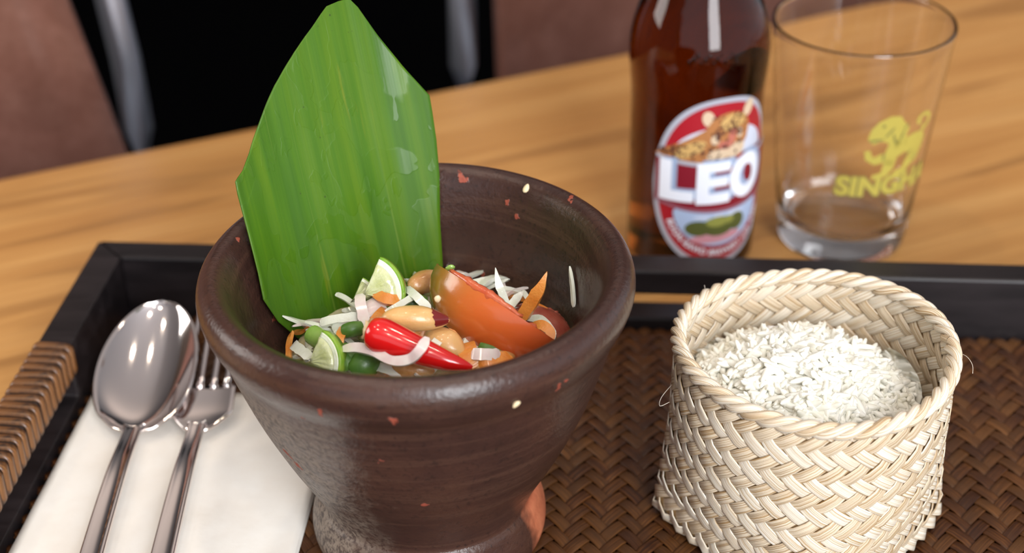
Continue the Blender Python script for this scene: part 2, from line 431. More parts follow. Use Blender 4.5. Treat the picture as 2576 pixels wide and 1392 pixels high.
# woven floor: two families of strips crossing as a herringbone
AX, AY = .0067, .0084
def weave_floor():
    x0, x1, y0, y1 = TT, TW-TT, -TD+TT, -TT
    wsp = AX*AY/math.hypot(AX, AY)
    for fam in (0, 1):
        sg = 1 if fam == 0 else -1
        ks = [x/AX + sg*y/AY for x in (x0, x1) for y in (y0, y1)]
        for i in range(math.ceil(min(ks)), math.floor(max(ks))+1):
            # the strip is the line x/AX + sg*y/AY = i ; the other index j = x/AX - sg*y/AY runs along it
            P, Nn = [], []
            jl = []
            for j2 in range(-300, 301):
                j = j2/2; x = AX*(i+j)/2; y = sg*AY*(i-j)/2
                if x0 <= x <= x1 and y0 <= y <= y1: jl.append((j, x, y))
            if len(jl) < 3: continue
            for j, x, y in jl:
                def over(jj): return 1 if ((i+jj) % 4 < 2) == (fam == 0) else -1
                h = over(int(j)) if abs(j-round(j)) < .01 else (over(math.floor(j))+over(math.ceil(j)))/2
                P.append(tr(x, y, FZ + .00062*h))
            o = obj('woven_strip', ribbon(P, wsp*.93, .0004, Vector((0, 0, 1)), .05), M_WEAVE, tray)
weave_floor()
# rattan wrapping round the bar above the left hand hole
for k in range(40):
    y = -.085 - k*.00505 + rng.uniform(-.0003, .0003)
    if y < -TD+.085: break
    e = .0013; xl, xr, zb, zt = -e, TT+e, .0258-e, TH+e
    r = .003; loop = []
    for (cx, cz, a0) in ((xr-r, zt-r, 0), (xl+r, zt-r, 90), (xl+r, zb+r, 180), (xr-r, zb+r, 270)):
        for s in range(5):
            a = math.radians(a0+s*22.5); loop.append((cx+r*math.cos(a), cz+r*math.sin(a), math.cos(a), math.sin(a)))
    sl = rng.uniform(-.0006, .0006); n = len(loop); v, f = [], []
    hw = .00185 + rng.uniform(-.0002, .0002)
    for (x, z, nx, nz) in loop:
        yy = y + sl*(x/TT-.5)*2
        for (dy, dr) in ((-hw, -.0008), (-hw*.85, .0002), (0, .0004), (hw*.85, .0002), (hw, -.0008)):
            v.append(tr(x+nx*dr, yy+dy, z+nz*dr))
    for i in range(n):
        for q in range(4):
            i2 = (i+1) % n; f.append((i*5+q, i2*5+q, i2*5+q+1, i*5+q+1))
    obj('rattan_band', (v, f), M_RATTAN, tray)
pv, pf = box((0, 0, 0), (1, 1, 1)); pv = [tr(-.0007+(TT+.0014)*x, -.0825-(TD-.165)*y, .0252+(TH-.0246)*z) for x, y, z in pv]
bevel(obj('handle_core', (pv, pf), M_RATTAN_D, tray, smooth=False), .002)

# ------------------------------------------------------------------ napkin, spoon, fork
NZ = FZ + .0016
def napkin():
    A, B, Cc, D = Vector((-.1765, .5165)), Vector((-.0720, .508)), Vector((-.0850, .345)), Vector((-.1915, .352))
    t = thing('paper_napkin', (*((A+Cc)/2), NZ), 'folded cream paper napkin under the spoon and fork', 'napkin')
    for lay in range(3):
        def fn(a, b):
            p = A*(1-a)*(1-b) + B*a*(1-b) + Cc*a*b + D*(1-a)*b
            q = .0005*noise.noise(Vector((p.x*60, p.y*35, lay*3.1))) + .0003*noise.noise(Vector((p.x*150, p.y*110, lay)))
            c = (A+Cc)/2; p = c + (p-c)*(1-.006*lay)
            return (p.x, p.y, NZ + .0007*lay + q*.6)
        o = obj('paper_layer', grid(34, 44, fn), M_PAPER, t); solidify(o, .00035, 1)
napkin()
NT_ = NZ + .0023
def handle(P, wfn, hfn, m, t):
    """flat moulded handle with two raised edge ridges"""
    cs = [(-1, 0), (-.92, .75), (-.74, 1.0), (-.55, .55), (0, .38), (.55, .55), (.74, 1.0), (.92, .75), (1, 0), (.8, -.45), (0, -.6), (-.8, -.45)]
    fr = frames(P, Vector((0, 0, 1))); v, f = [], []; n = len(P); k = len(cs)
    for i, p in enumerate(P):
        w, h = wfn(i/(n-1)), hfn(i/(n-1))
        for x, y in cs: v.append(p + fr[i][1]*(x*w) + fr[i][2]*(y*h))
    for i in range(n-1):
        for a in range(k):
            b = (a+1) % k; f.append((i*k+a, i*k+b, (i+1)*k+b, (i+1)*k+a))
    f += [tuple(range(k)), tuple((n-1)*k+a for a in range(k))]
    return obj('handle', (v, f), m, t)
def spoon():
    nk = Vector((-.1520, .4775, NT_+.0052)); L, Wd, tilt = .070, .0207, math.radians(15.5)
    t = thing('table_spoon', nk, 'polished steel spoon, bowl up, left of the fork on the napkin', 'spoon')
    ax = Vector((.03, 1, 0)).normalized(); ax = Vector((ax.x*math.cos(tilt), ax.y*math.cos(tilt), math.sin(tilt)))
    sd = Vector((1, -.03, 0)).normalized(); up = sd.cross(ax)
    def fn(a, b):
        s = a*2-1; y = L*b
        e = max(0, 1-abs(2*(b**.86)-1)**2.0)**.5; w = Wd*e*min(1, .72+b*2.2) + .0022*max(0, 1-b*9)
        d = .0092*(1-s*s)**1.0*(max(0., math.sin(math.pi*min(1, b**.8))))**.7
        return nk + ax*y + sd*(w*s) - up*(d - .0012*math.sin(math.pi*b))
    o = obj('bowl', grid(28, 40, fn), M_STEEL, t); solidify(o, .0011, 0)
    P = spline([nk + ax*.0035 - up*.0016, nk + Vector((0, -.006, .0002)), nk + Vector((.0002, -.03, .0022)), nk + Vector((.0005, -.07, .001)), nk+Vector((.001, -.11, -.002)), nk + Vector((.0015, -.135, -.0042))], 6)
    handle(P, lambda u: .0032 + .0022*u + .0016*math.exp(-u*22), lambda u: .0014+.0004*(1-u), M_STEEL, t)
spoon()
def fork():
    nk = Vector((-.1268, .4780, NT_+.0045)); tilt = math.radians(12)
    t = thing('table_fork', nk, 'polished steel fork with four tines, beside the spoon and the clay mortar', 'fork')
    ax = Vector((.02, 1, 0)).normalized(); ax = Vector((ax.x*math.cos(tilt), ax.y*math.cos(tilt), math.sin(tilt)))
    sd = Vector((1, -.02, 0)).normalized(); up = sd.cross(ax)
    def head(a, b):
        s = a*2-1; y = .026*b
        w = .0035 + .0093*min(1, b/.42)**.8*(1 - .10*max(0, b-.42))
        return nk + ax*y + sd*(w*s) - up*(.0030*math.sin(min(1, b*1.4)*math.pi/2)*(1-.6*s*s))
    o = obj('head', grid(16, 12, head), M_STEEL, t); solidify(o, .0014, 0)
    for k in range(4):
        x = (k-1.5)*.0056
        P = [nk + ax*(.025+.042*u) + sd*x*(1-.06*u) - up*(.0026*(1-.6*(x/.012)**2)*(1-u)**1.5 - .0035*u*u) for u in [i/8 for i in range(9)]]
        obj('tine', tube(P, lambda u: .0016*(1-.45*u**2), 8, flat=.7), M_STEEL, t)
    P = spline([nk + ax*.004, nk + Vector((0, -.008, .0006)), nk + Vector((.0002, -.03, .0022)), nk + Vector((.0005, -.07, .001)), nk+Vector((.001, -.11, -.0018)), nk + Vector((.0015, -.13, -.0036))], 6)
    handle(P, lambda u: .0032 + .0022*u + .0010*math.exp(-u*22), lambda u: .0014+.0004*(1-u), M_STEEL, t)
fork()

# ------------------------------------------------------------------ clay mortar
MC = Vector((-.0317, .4285, 0))
ZB = FZ + .0012
PROF = [(0, ZB), (.030, ZB), (.0395, ZB+.0006), (.0424, .0125), (.0428, .019), (.0404, .0272), (.0388, .0305), (.0412, .0375), (.0503, .0555), (.0585, .0745), (.0648, .0935), (.0680, .1045),
        (.0712, .1105), (.0729, .1165), (.0718, .1218), (.0684, .1247), (.0646, .1237), (.0615, .1192), (.0590, .1115), (.0570, .1045), (.0535, .090), (.0480, .072), (.0400, .052), (.0260, .037), (0, .033)]
mortar_vf = lathe(smooth_prof(PROF, 6), MC, 128, .0005)
BV = BVHTree.FromPolygons([tuple(p) for p in mortar_vf[0]], mortar_vf[1])
def on_mortar(px, py):
    h = BV.ray_cast(CAMP, ray(px, py).normalized()); return h[0], h[1]
def m_clay():
    m = mat('burnished_clay', (.05, .026, .021), .36); g = G(m); co = g.coord()
    g.b.inputs['Specular IOR Level'].default_value = .42
    big = g.noise(co, 26, 5, .6); fine = g.noise(co, 520, 4, .65); mid = g.noise(co, 120, 4, .6)
    ring = g.noise(g.mapv(co, scale=(14, 14, 260)), 1.0, 4, .6, .3)
    col = g.ramp(big, [(.3, (.030, .0145, .0118)), (.5, (.046, .0208, .0158)), (.7, (.066, .0290, .0190))])
    col = g.mix(g.math('MULTIPLY', g.ramp(ring, [(.48, (0,)*3), (.66, (1,)*3)]), .55), col, (.085, .042, .028))
    col = g.mix(g.math('MULTIPLY', g.ramp(fine, [(.55, (0,)*3), (.68, (1,)*3)]), .6), col, (.018, .011, .010))
    # grey speckled tone on one flank of the outside only
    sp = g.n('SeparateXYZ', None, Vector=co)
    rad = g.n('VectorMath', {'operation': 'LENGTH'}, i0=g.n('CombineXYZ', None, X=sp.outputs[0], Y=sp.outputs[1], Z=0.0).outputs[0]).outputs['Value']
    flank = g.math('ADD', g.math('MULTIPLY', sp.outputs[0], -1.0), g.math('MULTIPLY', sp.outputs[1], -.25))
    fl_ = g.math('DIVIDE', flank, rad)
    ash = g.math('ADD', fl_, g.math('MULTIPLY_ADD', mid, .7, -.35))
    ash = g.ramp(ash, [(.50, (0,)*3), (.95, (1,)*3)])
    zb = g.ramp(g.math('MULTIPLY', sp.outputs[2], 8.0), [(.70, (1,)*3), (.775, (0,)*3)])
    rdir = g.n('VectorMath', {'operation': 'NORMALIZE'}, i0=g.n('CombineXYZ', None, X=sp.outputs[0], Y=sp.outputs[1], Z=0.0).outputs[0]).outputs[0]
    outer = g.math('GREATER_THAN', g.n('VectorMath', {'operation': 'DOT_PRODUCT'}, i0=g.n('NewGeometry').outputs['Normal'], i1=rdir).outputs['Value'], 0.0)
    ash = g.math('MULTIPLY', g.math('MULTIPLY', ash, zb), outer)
    flank_grey_col = g.ramp(fine, [(.44, (.24, .190, .145)), (.60, (.050, .034, .027))])
    col = g.mix(g.math('MULTIPLY', ash, .75), col, flank_grey_col)
    # chips that bare the red clay: at these spots of the pot
    dist = g.n('VectorMath', {'operation': 'MULTIPLY_ADD'}, i0=g.n('TexNoise', None, Vector=co, Scale=230.0, Detail=3.0).outputs['Color'], i1=(.007, .007, .007), i2=co).outputs[0]
    dist = g.n('VectorMath', {'operation': 'ADD'}, i0=dist, i1=(-.0035, -.0035, -.0035)).outputs[0]
    acc = None
    for (px, py, r) in [(1165, 450, .0022), (1212, 697, .0013), (1435, 500, .0016), (1278, 512, .0013), (985, 1057, .0018), (806, 1034, .0014), (1402, 975, .0014), (722, 1142, .0017), (736, 1157, .0018), (751, 1172, .0015),
                        (1068, 1268, .0014), (762, 1052, .0009), (690, 800, .0014), (665, 730, .0016), (1425, 960, .0008), (600, 606, .0014), (1300, 545, .0012), (1270, 425, .0012), (1120, 410, .0012), (960, 1163, .0009)]:
        h, _ = on_mortar(px, py)
        if h is None: continue
        d = g.n('VectorMath', {'operation': 'DISTANCE'}, i0=dist, i1=tuple(h-Vector((MC.x, MC.y, ZB)))).outputs['Value']
        d = g.math('DIVIDE', d, r); acc = d if acc is None else g.math('MINIMUM', acc, d)
    chip = g.ramp(acc, [(.80, (1,)*3), (1.05, (0,)*3)])
    col = g.mix(chip, col, g.ramp(fine, [(.3, (.22, .040, .022)), (.7, (.32, .075, .042))]))
    # the unglazed red face on one side of the foot
    foot = g.n('VectorMath', {'operation': 'DISTANCE'}, i0=g.n('VectorMath', {'operation': 'MULTIPLY'}, i0=dist, i1=(1, 1, .75)).outputs[0], i1=(.0425, .004, .009)).outputs['Value']
    fm = g.ramp(g.math('MULTIPLY', foot, 20.0), [(.40, (1,)*3), (.52, (0,)*3)])
    col = g.mix(fm, col, g.ramp(mid, [(.3, (.33, .085, .038)), (.7, (.52, .17, .08))]))
    g.out(col, 'Base Color')
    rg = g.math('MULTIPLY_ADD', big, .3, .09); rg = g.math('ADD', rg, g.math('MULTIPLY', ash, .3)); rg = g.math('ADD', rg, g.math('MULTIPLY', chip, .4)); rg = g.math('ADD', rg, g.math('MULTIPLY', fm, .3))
    g.out(rg, 'Roughness')
    n1 = g.bump(mid, .16, .0010); n2 = g.bump(fine, .42, .0006, n1); n3 = g.bump(ring, .25, .0006, n2); g.bump(chip, .5, .0006, n3)
    return m
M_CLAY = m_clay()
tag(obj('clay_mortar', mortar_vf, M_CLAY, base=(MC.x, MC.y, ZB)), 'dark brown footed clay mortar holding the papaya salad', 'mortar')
M_CRUMB = mat('peanut_crumb', (.78, .62, .38), .5)
for (px, py, r, lab) in [(1325, 475, .0014, 'tiny peanut crumb on the back rim of the clay mortar'), (1297, 1015, .0012, 'tiny peanut crumb stuck on the front of the clay mortar')]:
    h, nr = on_mortar(px, py); nr = nr if nr.dot(ray(px, py)) < 0 else -nr
    a = nr.orthogonal().normalized(); b = nr.cross(a)
    w = lambda q: Vector((q.x*(1+.3*q.z), q.y*(1-.25*q.x), q.z))
    tag(obj('peanut_crumb', ellipsoid(h+nr*r*.3, (a*r*1.25, b*r*.85, nr*r*.6), 10, 7, w), M_CRUMB), lab, 'crumb')

# ------------------------------------------------------------------ banana leaf
def m_leaf():
    m = mat('wet_banana_leaf', (.07, .2, .01), .3); g = G(m); uv = g.coord('UV')
    sep = g.n('SeparateXYZ', None, Vector=uv)
    fine = g.noise(g.mapv(uv, scale=(1500, 14, 1)), 1.0, 3, .6)
    band = g.noise(g.mapv(uv, scale=(120, 5, 1)), 1.0, 3, .55, .2)
    vein = g.noise(g.mapv(uv, scale=(330, 3.2, 1), loc=(.3, 0, 0)), 1.0, 2, .5)
    blot = g.noise(uv, 34, 4, .6, .5)
    col = g.ramp(band, [(.30, (.036, .105, .005)), (.5, (.062, .150, .005)), (.70, (.105, .188, .005))])
    col = g.mix(g.math('MULTIPLY', fine, .5), col, (.024, .082, .005))
    col = g.mix(g.math('MULTIPLY', g.ramp(vein, [(.64, (0,)*3), (.70, (1,)*3)]), .55), col, (.13, .205, .026))
    yel = g.noise(g.mapv(uv, scale=(260, 22, 1), loc=(2.2, 1, 0)), 1.0, 3, .55)
    col = g.mix(g.math('MULTIPLY', g.ramp(yel, [(.66, (0,)*3), (.76, (1,)*3)]), .6), col, (.16, .18, .010))
    sp = g.n('TexVoronoi', None, Vector=uv, Scale=250.0)
    dots = g.ramp(sp.outputs['Distance'], [(.07, (1,)*3), (.11, (0,)*3)])
    rare = g.ramp(g.noise(uv, 70, 2), [(.56, (0,)*3), (.60, (1,)*3)])
    col = g.mix(g.math('MULTIPLY', g.math('MULTIPLY', dots, rare), .8), col, (.03, .05, .008))
    wet = g.noise(g.mapv(uv, scale=(46, 30, 1), loc=(.7, 2.1, 0)), 1.0, 3, .5, .6)
    wetm = g.ramp(wet, [(.525, (0,)*3), (.535, (1,)*3)])
    wet2 = g.noise(g.mapv(uv, scale=(150, 85, 1), loc=(4.7, .1, 0)), 1.0, 2, .5, .5)
    wetm2 = g.ramp(wet2, [(.62, (0,)*3), (.635, (1,)*3)])
    wm = g.math('MAXIMUM', wetm, wetm2)
    g.out(col, 'Base Color')
    g.out(g.math('MULTIPLY_ADD', wm, -.22, .56), 'Roughness'); g.b.inputs['Specular IOR Level'].default_value = .25
    g.out(g.math('MULTIPLY_ADD', wm, .05, .0), 'Coat Weight'); g.b.inputs['Coat Roughness'].default_value = .08
    g.b.inputs['Subsurface Weight'].default_value = .15; g.b.inputs['Subsurface Radius'].default_value = (.001, .002, .0005)
    n1 = g.bump(fine, .10, .0002); n2 = g.bump(vein, .22, .0008, n1); n3 = g.bump(wm, .35, .00018, n2); return m
M_LEAF = m_leaf()
LE = Vector((.822, .570, 0)).normalized(); LN = Vector((LE.y, -LE.x, 0)); LL = Vector((-.0905, .4525, .124)) + LN*.0068 + Vector((0, -.0018, 0))
def leaf_pt(s, z, d=0):
    u = min(1.3, max(-.3, s/.0762)); bow = .0075*(1-(2*u-1)**2) + .0010*math.sin(u*9.0+.5)
    off = -.30*(z-.124) - bow*(1 if z < .15 else max(.6, 1-(z-.15)*5))
    return LL + LE*s + LN*(off+d) + Vector((0, 0, z-.124))
def leaf_sz(px, py):                        # where a sight line meets the leaf sheet, as (s, z)
    v = ray(px, py); t = .55
    for _ in range(60):
        p = CAMP + v*t; s = (p-LL).dot(LE); q = leaf_pt(s, p.z)
        e = (p-q).dot(LN); t += e/(-v.dot(LN))*.8
    p = CAMP + v*t; return (p-LL).dot(LE), p.z
LEFT = [(850, 4), (822, 16), (740, 130), (690, 215), (655, 300), (627, 385), (610, 430), (592, 457), (598, 490), (625, 590), (650, 690), (663, 755), (700, 810), (745, 848), (775, 870)]
RIGHT = [(880, -2), (900, 18), (950, 88), (1012, 165), (1080, 240), (1086, 275), (1097, 350), (1105, 440), (1107, 560), (1112, 640), (1114, 670)]
def leaf():
    l = [leaf_sz(*p) for p in LEFT]; r = [leaf_sz(*p) for p in RIGHT]
    r.append((r[-1][0]-.004, l[-1][1]-.002))
    top = max(l[0][1], r[0][1]); 
    def edge(e, z):
        if z >= e[0][1]: return e[0][0]
        for (s0, z0), (s1, z1) in zip(e[:-1], e[1:]):
            if z1 <= z <= z0: return s0 + (s1-s0)*((z0-z)/max(1e-9, z0-z1))
        return e[-1][0]
    bot = l[-1][1]
    zs = sorted({round(z, 6) for _, z in l+r if z >= bot} | {bot+(top-bot)*i/90 for i in range(91)}, reverse=True)
    nu = 60; v, uv, f = [], [], []
    for z in zs:
        a, b = edge(l, z), edge(r, z)
        for i in range(nu+1):
            s = a + (b-a)*i/nu
            d = .00010*math.sin(s*700+1.5*math.sin(z*25)) + .0004*noise.noise(Vector((s*40, z*25, 2)))
            v.append(leaf_pt(s, z, d)); uv.append((s + .10*(z-.12)*(s-.04), z))
    for j in range(len(zs)-1):
        for i in range(nu):
            k = j*(nu+1)+i; f.append((k, k+nu+1, k+nu+2, k+1))
    o = obj('banana_leaf', (v, f, uv), M_LEAF); solidify(o, .00045, 0)
    tag(o, 'pointed green banana leaf standing upright in the clay mortar', 'leaf')
leaf()

# ------------------------------------------------------------------ papaya salad
def m_food(name, c1, c2, rough, sc, sss=.4, rad=(.003, .002, .001), bump=.2, bsc=None, trans=0.0, uvdir=False):
    m = mat(name, c1, rough); g = G(m)
    co = g.coord('UV') if uvdir else g.coord()
    a = g.noise(g.mapv(co, scale=(8, 120, 1)) if uvdir else co, 1.0 if uvdir else sc, 3)
    r = g.rnd(); col = g.ramp(a, [(.32, c1), (.68, c2)])
    col = g.mix(g.math('MULTIPLY', r, .18), col, tuple(x*.72 for x in c1)); g.out(col, 'Base Color')
    g.b.inputs['Subsurface Weight'].default_value = sss; g.b.inputs['Subsurface Radius'].default_value = rad
    g.b.inputs['Transmission Weight'].default_value = trans
    g.b.inputs['Coat Weight'].default_value = .35; g.b.inputs['Coat Roughness'].default_value = .12
    g.bump(g.noise(g.coord(), bsc or sc*4, 3), bump, .0006); return m
M_PAP = m_food('green_papaya_shred', (.78, .80, .66), (.88, .88, .80), .26, 160, .6, (.005, .005, .004), .25, 900, trans=.12)
M_CAR = m_food('carrot_shred', (.66, .215, .030), (.78, .33, .07), .35, 160, .4, (.004, .0015, .0005), .4, 1200)
M_ONI = m_food('pink_shallot_strip', (.76, .58, .56), (.86, .82, .74), .2, 130, .6, (.004, .003, .003), .1, trans=.12)
M_BEAN = m_food('green_bean', (.045, .125, .016), (.13, .25, .04), .40, 110, .2, (.001, .002, .0005), .2)
M_BEANP = m_food('pale_green_bean', (.22, .40, .06), (.34, .50, .13), .25, 110, .3, (.002, .003, .001), .2)
for q in (M_BEAN, M_BEANP): q.node_tree.nodes['Principled BSDF'].inputs['Coat Weight'].default_value = .06
M_NUT = m_food('roasted_peanut', (.66, .36, .125), (.74, .46, .19), .32, 90, .3, (.003, .0015, .0006), .25, 700)
M_NUTS = m_food('toasted_peanut', (.50, .22, .06), (.70, .43, .19), .3, 160, .3, (.003, .0015, .0006), .25, 700)
M_NSK = mat('peanut_skin', (.16, .014, .012), .22, Coat_Weight=.4)
M_CHI = mat('red_chili_skin', (.62, .008, .008), .16, Coat_Weight=.6, Coat_Roughness=.06, Subsurface_Weight=.12)
M_CHC = m_food('chili_cut_end', (.62, .40, .20), (.78, .62, .36), .5, 300, .3)
def m_tom():
    m = mat('tomato_skin', (.55, .12, .03), .22); g = G(m); uv = g.coord('UV')
    sep = g.n('SeparateXYZ', None, Vector=uv); a = g.noise(g.coord(), 60, 3)
    t = g.math('ADD', sep.outputs[0], g.math('MULTIPLY_ADD', a, .3, -.15))
    g.out(g.ramp(t, [(.02, (.22, .135, .016)), (.22, (.42, .135, .022)), (.5, (.55, .118, .022)), (1., (.60, .095, .020))]), 'Base Color')
    g.b.inputs['Coat Weight'].default_value = .4; g.b.inputs['Coat Roughness'].default_value = .1
    g.b.inputs['Subsurface Weight'].default_value = .25; g.b.inputs['Subsurface Radius'].default_value = (.004, .001, .0004)
    g.bump(g.noise(g.coord(), 900, 2), .12, .0003); return m
M_TOM = m_tom()
M_TOMF = m_food('tomato_flesh', (.50, .085, .030), (.58, .15, .06), .18, 200, .4, (.004, .001, .0005), .6, 420)
M_TOMD = m_food('tomato_flesh_dark', (.30, .055, .035), (.40, .12, .08), .2, 150, .4, (.003, .001, .0005), .3)
M_RIND = m_food('lime_rind', (.16, .34, .020), (.30, .44, .05), .3, 300, .2, (.001, .002, .0005), .3)
M_PITH = m_food('lime_pith', (.74, .78, .58), (.82, .84, .70), .4, 300, .5)
M_PULP = m_food('lime_pulp', (.58, .62, .28), (.74, .76, .50), .12, 190, .7, (.004, .004, .002), .6, 500, trans=.15)
M_HEAP = m_food('dressed_papaya_mass', (.42, .36, .17), (.64, .60, .40), .2, 120, .5, (.004, .003, .002), .8, 260)

def heap_z(x, y):
    dx, dy = x-MC.x, y-MC.y; r2 = dx*dx+dy*dy
    return .0885 + .0085*math.exp(-r2/.0011) + .0022*noise.noise(Vector((x*90, y*90, 1.3)))
def heap(a, b):
    r = .0515*b; t = a*2*math.pi; x, y = MC.x+r*math.cos(t), MC.y+r*math.sin(t)
    return (x, y, heap_z(x, y) - .0035 + .0012*noise.noise(Vector((x*300, y*300, 0))) - (.010*max(0, b-.85)/.15))
tag(obj('shredded_salad_mass', grid(80, 36, lambda a, b: heap(1-a, b), True), M_HEAP), 'wet mass of fine papaya shreds and dressing under the salad', 'salad', kind='stuff')

UPV = Vector((0, -.62, .78))
def shred(name, P, w, th, m, label, cat, up=UPV, group=None, n=5):
    Q = spline(P, n)
    return tag(obj(name, strip(Q, w*.88, th*1.6, up, len(label)*.37 + P[0].x*100, point=any(k in label for k in ('upright', 'sticking', 'slanting', 'stuck'))), m), label, cat, group)
Z = .0985
# --- papaya strips that can be told apart
HERO = [
 ('thick white papaya strip lying against the lower banana leaf', [(806, 815, .0985), (850, 803, .1005), (905, 797, .1015)], .0036, .0012),
 ('white papaya strip just below the thick one by the leaf', [(836, 828, .0975), (870, 818, .099), (908, 814, .0995)], .0032, .0010),
 ('white papaya strip running under the big tomato wedge', [(1020, 726, .1055), (1048, 748, .1065), (1082, 780, .1045)], .0034, .0011),
 ('thin white papaya strip rising behind the whole peanut', [(968, 792, .103), (1000, 771, .1055), (1046, 744, .105)], .0026, .0010),
 ('short white papaya strip at the far left inner wall', [(738, 868, .0945), (757, 884, .096), (782, 904, .097)], .0042, .0012),
 ('upright pale papaya strip behind the big tomato wedge', [(1246, 674, .1085), (1254, 715, .104), (1268, 752, .099), (1280, 790, .094)], .0032, .0010),
 ('short slanting papaya strip beside the upright one', [(1317, 733, .1005), (1297, 756, .098), (1274, 786, .094)], .0034, .0010),
 ('curved papaya slice below the upright carrot shred', [(1318, 806, .094), (1352, 805, .0955), (1378, 828, .0955), (1388, 860, .094)], .0046, .0012),
 ('pale papaya strip at the bottom edge under the chili', [(944, 922, .098), (975, 932, .0985), (1012, 948, .0975)], .0036, .0012),
 ('glassy papaya strip between green bean and lime wedge', [(884, 938, .0965), (893, 920, .0985), (905, 905, .0985)], .0034, .0013),
 ('pale papaya flake over the peanut beside the chili', [(1112, 836, .1035), (1104, 856, .1045), (1090, 872, .1045)], .0036, .0008),
]
for lab, P, w, th in HERO: shred('papaya_shred', pts(*P), w, th, M_PAP, lab, 'papaya', group='papaya strips on top of the salad')
h1, n1 = on_mortar(1441, 668); h2, n2 = on_mortar(1448, 720); h3, n3 = on_mortar(1452, 772)
c0 = Vector((MC.x, MC.y, .11))
def off(h): return h + ((Vector((MC.x, MC.y, h.z))-h).normalized())*.0012
inn = (c0-h2).normalized()
shred('papaya_shred', [off(h1), off(h2), off(h3)], .0022, .0007, M_PAP, 'single papaya shred stuck high on the right inner wall', 'papaya', up=inn, group='papaya strips on top of the salad')
for lab, P, w, th in [
 ('orange carrot shred sticking up at the right inner wall', [(1376, 684, .114), (1358, 728, .108), (1335, 766, .102), (1308, 806, .096)], .0050, .0016),
 ('curled orange carrot ribbon right of the big tomato wedge', [(1336, 826, .0985), (1362, 820, .101), (1384, 836, .1005), (1376, 858, .0985), (1346, 866, .0975)], .0040, .0012),
 ('orange carrot shred under the upper lime slice', [(936, 728, .1055), (958, 748, .1065), (985, 757, .1065), (1008, 758, .1045)], .0042, .0018),
 ('orange carrot shred behind the chili stem end', [(974, 780, .1025), (952, 800, .104), (936, 824, .1035)], .0042, .0014),
 ('orange carrot strip over the peanut between chili and tomato', [(1046, 840, .1015), (1090, 838, .104), (1150, 846, .103)], .0040, .0012),
 ('orange carrot piece at the bottom right below the tomato', [(1168, 868, .099), (1180, 895, .1005), (1200, 925, .0985)], .0075, .0018),
 ('orange carrot strip beside the pink shallot strip', [(1205, 922, .099), (1240, 914, .0998), (1285, 898, .0985)], .0050, .0016),
 ('pale orange carrot shred beside the small bean slice', [(868, 826, .099), (858, 845, .1005), (852, 872, .0995)], .0036, .0011)]:
    shred('carrot_shred', pts(*P), w, th, M_CAR, lab, 'carrot', group='carrot shreds in the salad')
for lab, P, w, th, m in [
 ('translucent shallot slice standing by the upper lime slice', [(905, 742, .1065), (908, 770, .1055), (915, 800, .1035), (926, 830, .1015)], .0042, .0011, M_ONI),
 ('wide translucent onion slice tinged orange behind the peanut', [(935, 752, .1045), (945, 775, .1035), (952, 798, .1015)], .0085, .0010, M_ONI),
 ('pale shallot ribbon looping under and over the red chili', [(858, 880, .1035), (900, 876, .1065), (940, 886, .1085), (985, 908, .1095), (1030, 905, .1115), (1058, 880, .1155), (1074, 850, .1165)], .0037, .0010, M_ONI),
 ('pink shallot strip at the bottom right under the tomato', [(1186, 893, .1015), (1220, 894, .102), (1258, 896, .1005)], .0046, .0014, M_ONI)]:
    shred('shallot_strip', pts(*P), w, th, m, lab, 'shallot', group='shallot strips in the salad')
# --- green beans
for lab, P, r, m in [
 ('pale green bean piece under the lower lime wedge', [(786, 842, .0985), (808, 856, .0985), (835, 874, .0975), (862, 890, .0955)], .0042, M_BEANP),
 ('small green bean slice left of the chili', [(868, 834, .101), (885, 829, .102), (908, 826, .1015)], .0030, M_BEAN),
 ('dark green bean chunk at the bottom edge below the chili', [(900, 936, .0965), (920, 915, .099), (938, 896, .0985)], .0056, M_BEAN),
 ('dark green bean behind the thin papaya strip', [(1000, 750, .1005), (1030, 762, .1005), (1066, 772, .0985)], .0046, M_BEAN),
 ('green bean slice showing under the upper lime slice', [(955, 738, .1015), (985, 746, .1015), (1010, 735, .0995)], .0042, M_BEAN),
 ('green bean piece right of the lower lime wedge', [(868, 890, .0975), (874, 908, .0985), (880, 928, .0965)], .0050, M_BEAN),
 ('olive bean piece tucked under the tomato edge', [(1216, 880, .0965), (1240, 888, .0965), (1268, 894, .0955)], .0050, M_BEAN)]:
    Q = spline(pts(*P), 4)
    t = thing('green_bean_piece', min(Q, key=lambda q: q.z)-Vector((0, 0, r)), lab, 'green bean', 'green bean pieces in the salad')
    rf = lambda u: r*.88*(.92+.08*math.sin(math.pi*u)+.05*noise.noise(Vector((u*5, r*900, 0))))
    vf = tube(Q, rf, 16, cap=False); obj('skin', vf, m, t)
    for e in (0, len(Q)-1):
        rg = vf[0][e*16:(e+1)*16]; c = sum(rg, Vector())/16
        obj('cut_end', (rg+[c], [(k, (k+1) % 16, 16) for k in range(16)]), M_BEANP, t)
# --- chili
def chili():
    P = spline(pts((938, 838, .1124), (962, 846, .1122), (1010, 866, .1105), (1065, 887, .1090), (1120, 907, .1075), (1160, 918, .1065), (1188, 926, .1055)), 8)
    t = thing('red_chili', min(P, key=lambda p: p.z)-Vector((0, 0, .004)), 'glossy red chili lying across the front of the salad', 'chili')
    def rr(u): return .0057*(1-.93*max(0, (u-.16)/.84)**1.35)*(.86+.14*min(1, u/.12)) + .0003
    obj('pod', tube(P, rr, 22), M_CHI, t)
    d = (P[0]-P[2]).normalized(); a = d.orthogonal().normalized(); b = d.cross(a)
    w = lambda q: q*(1+.7*noise.noise(q*2.8))
    obj('cut_stem_end', ellipsoid(P[0]+d*.0009, (a*.0035, b*.0035, d*.0019), 22, 13, w), M_CHC, t)
chili()
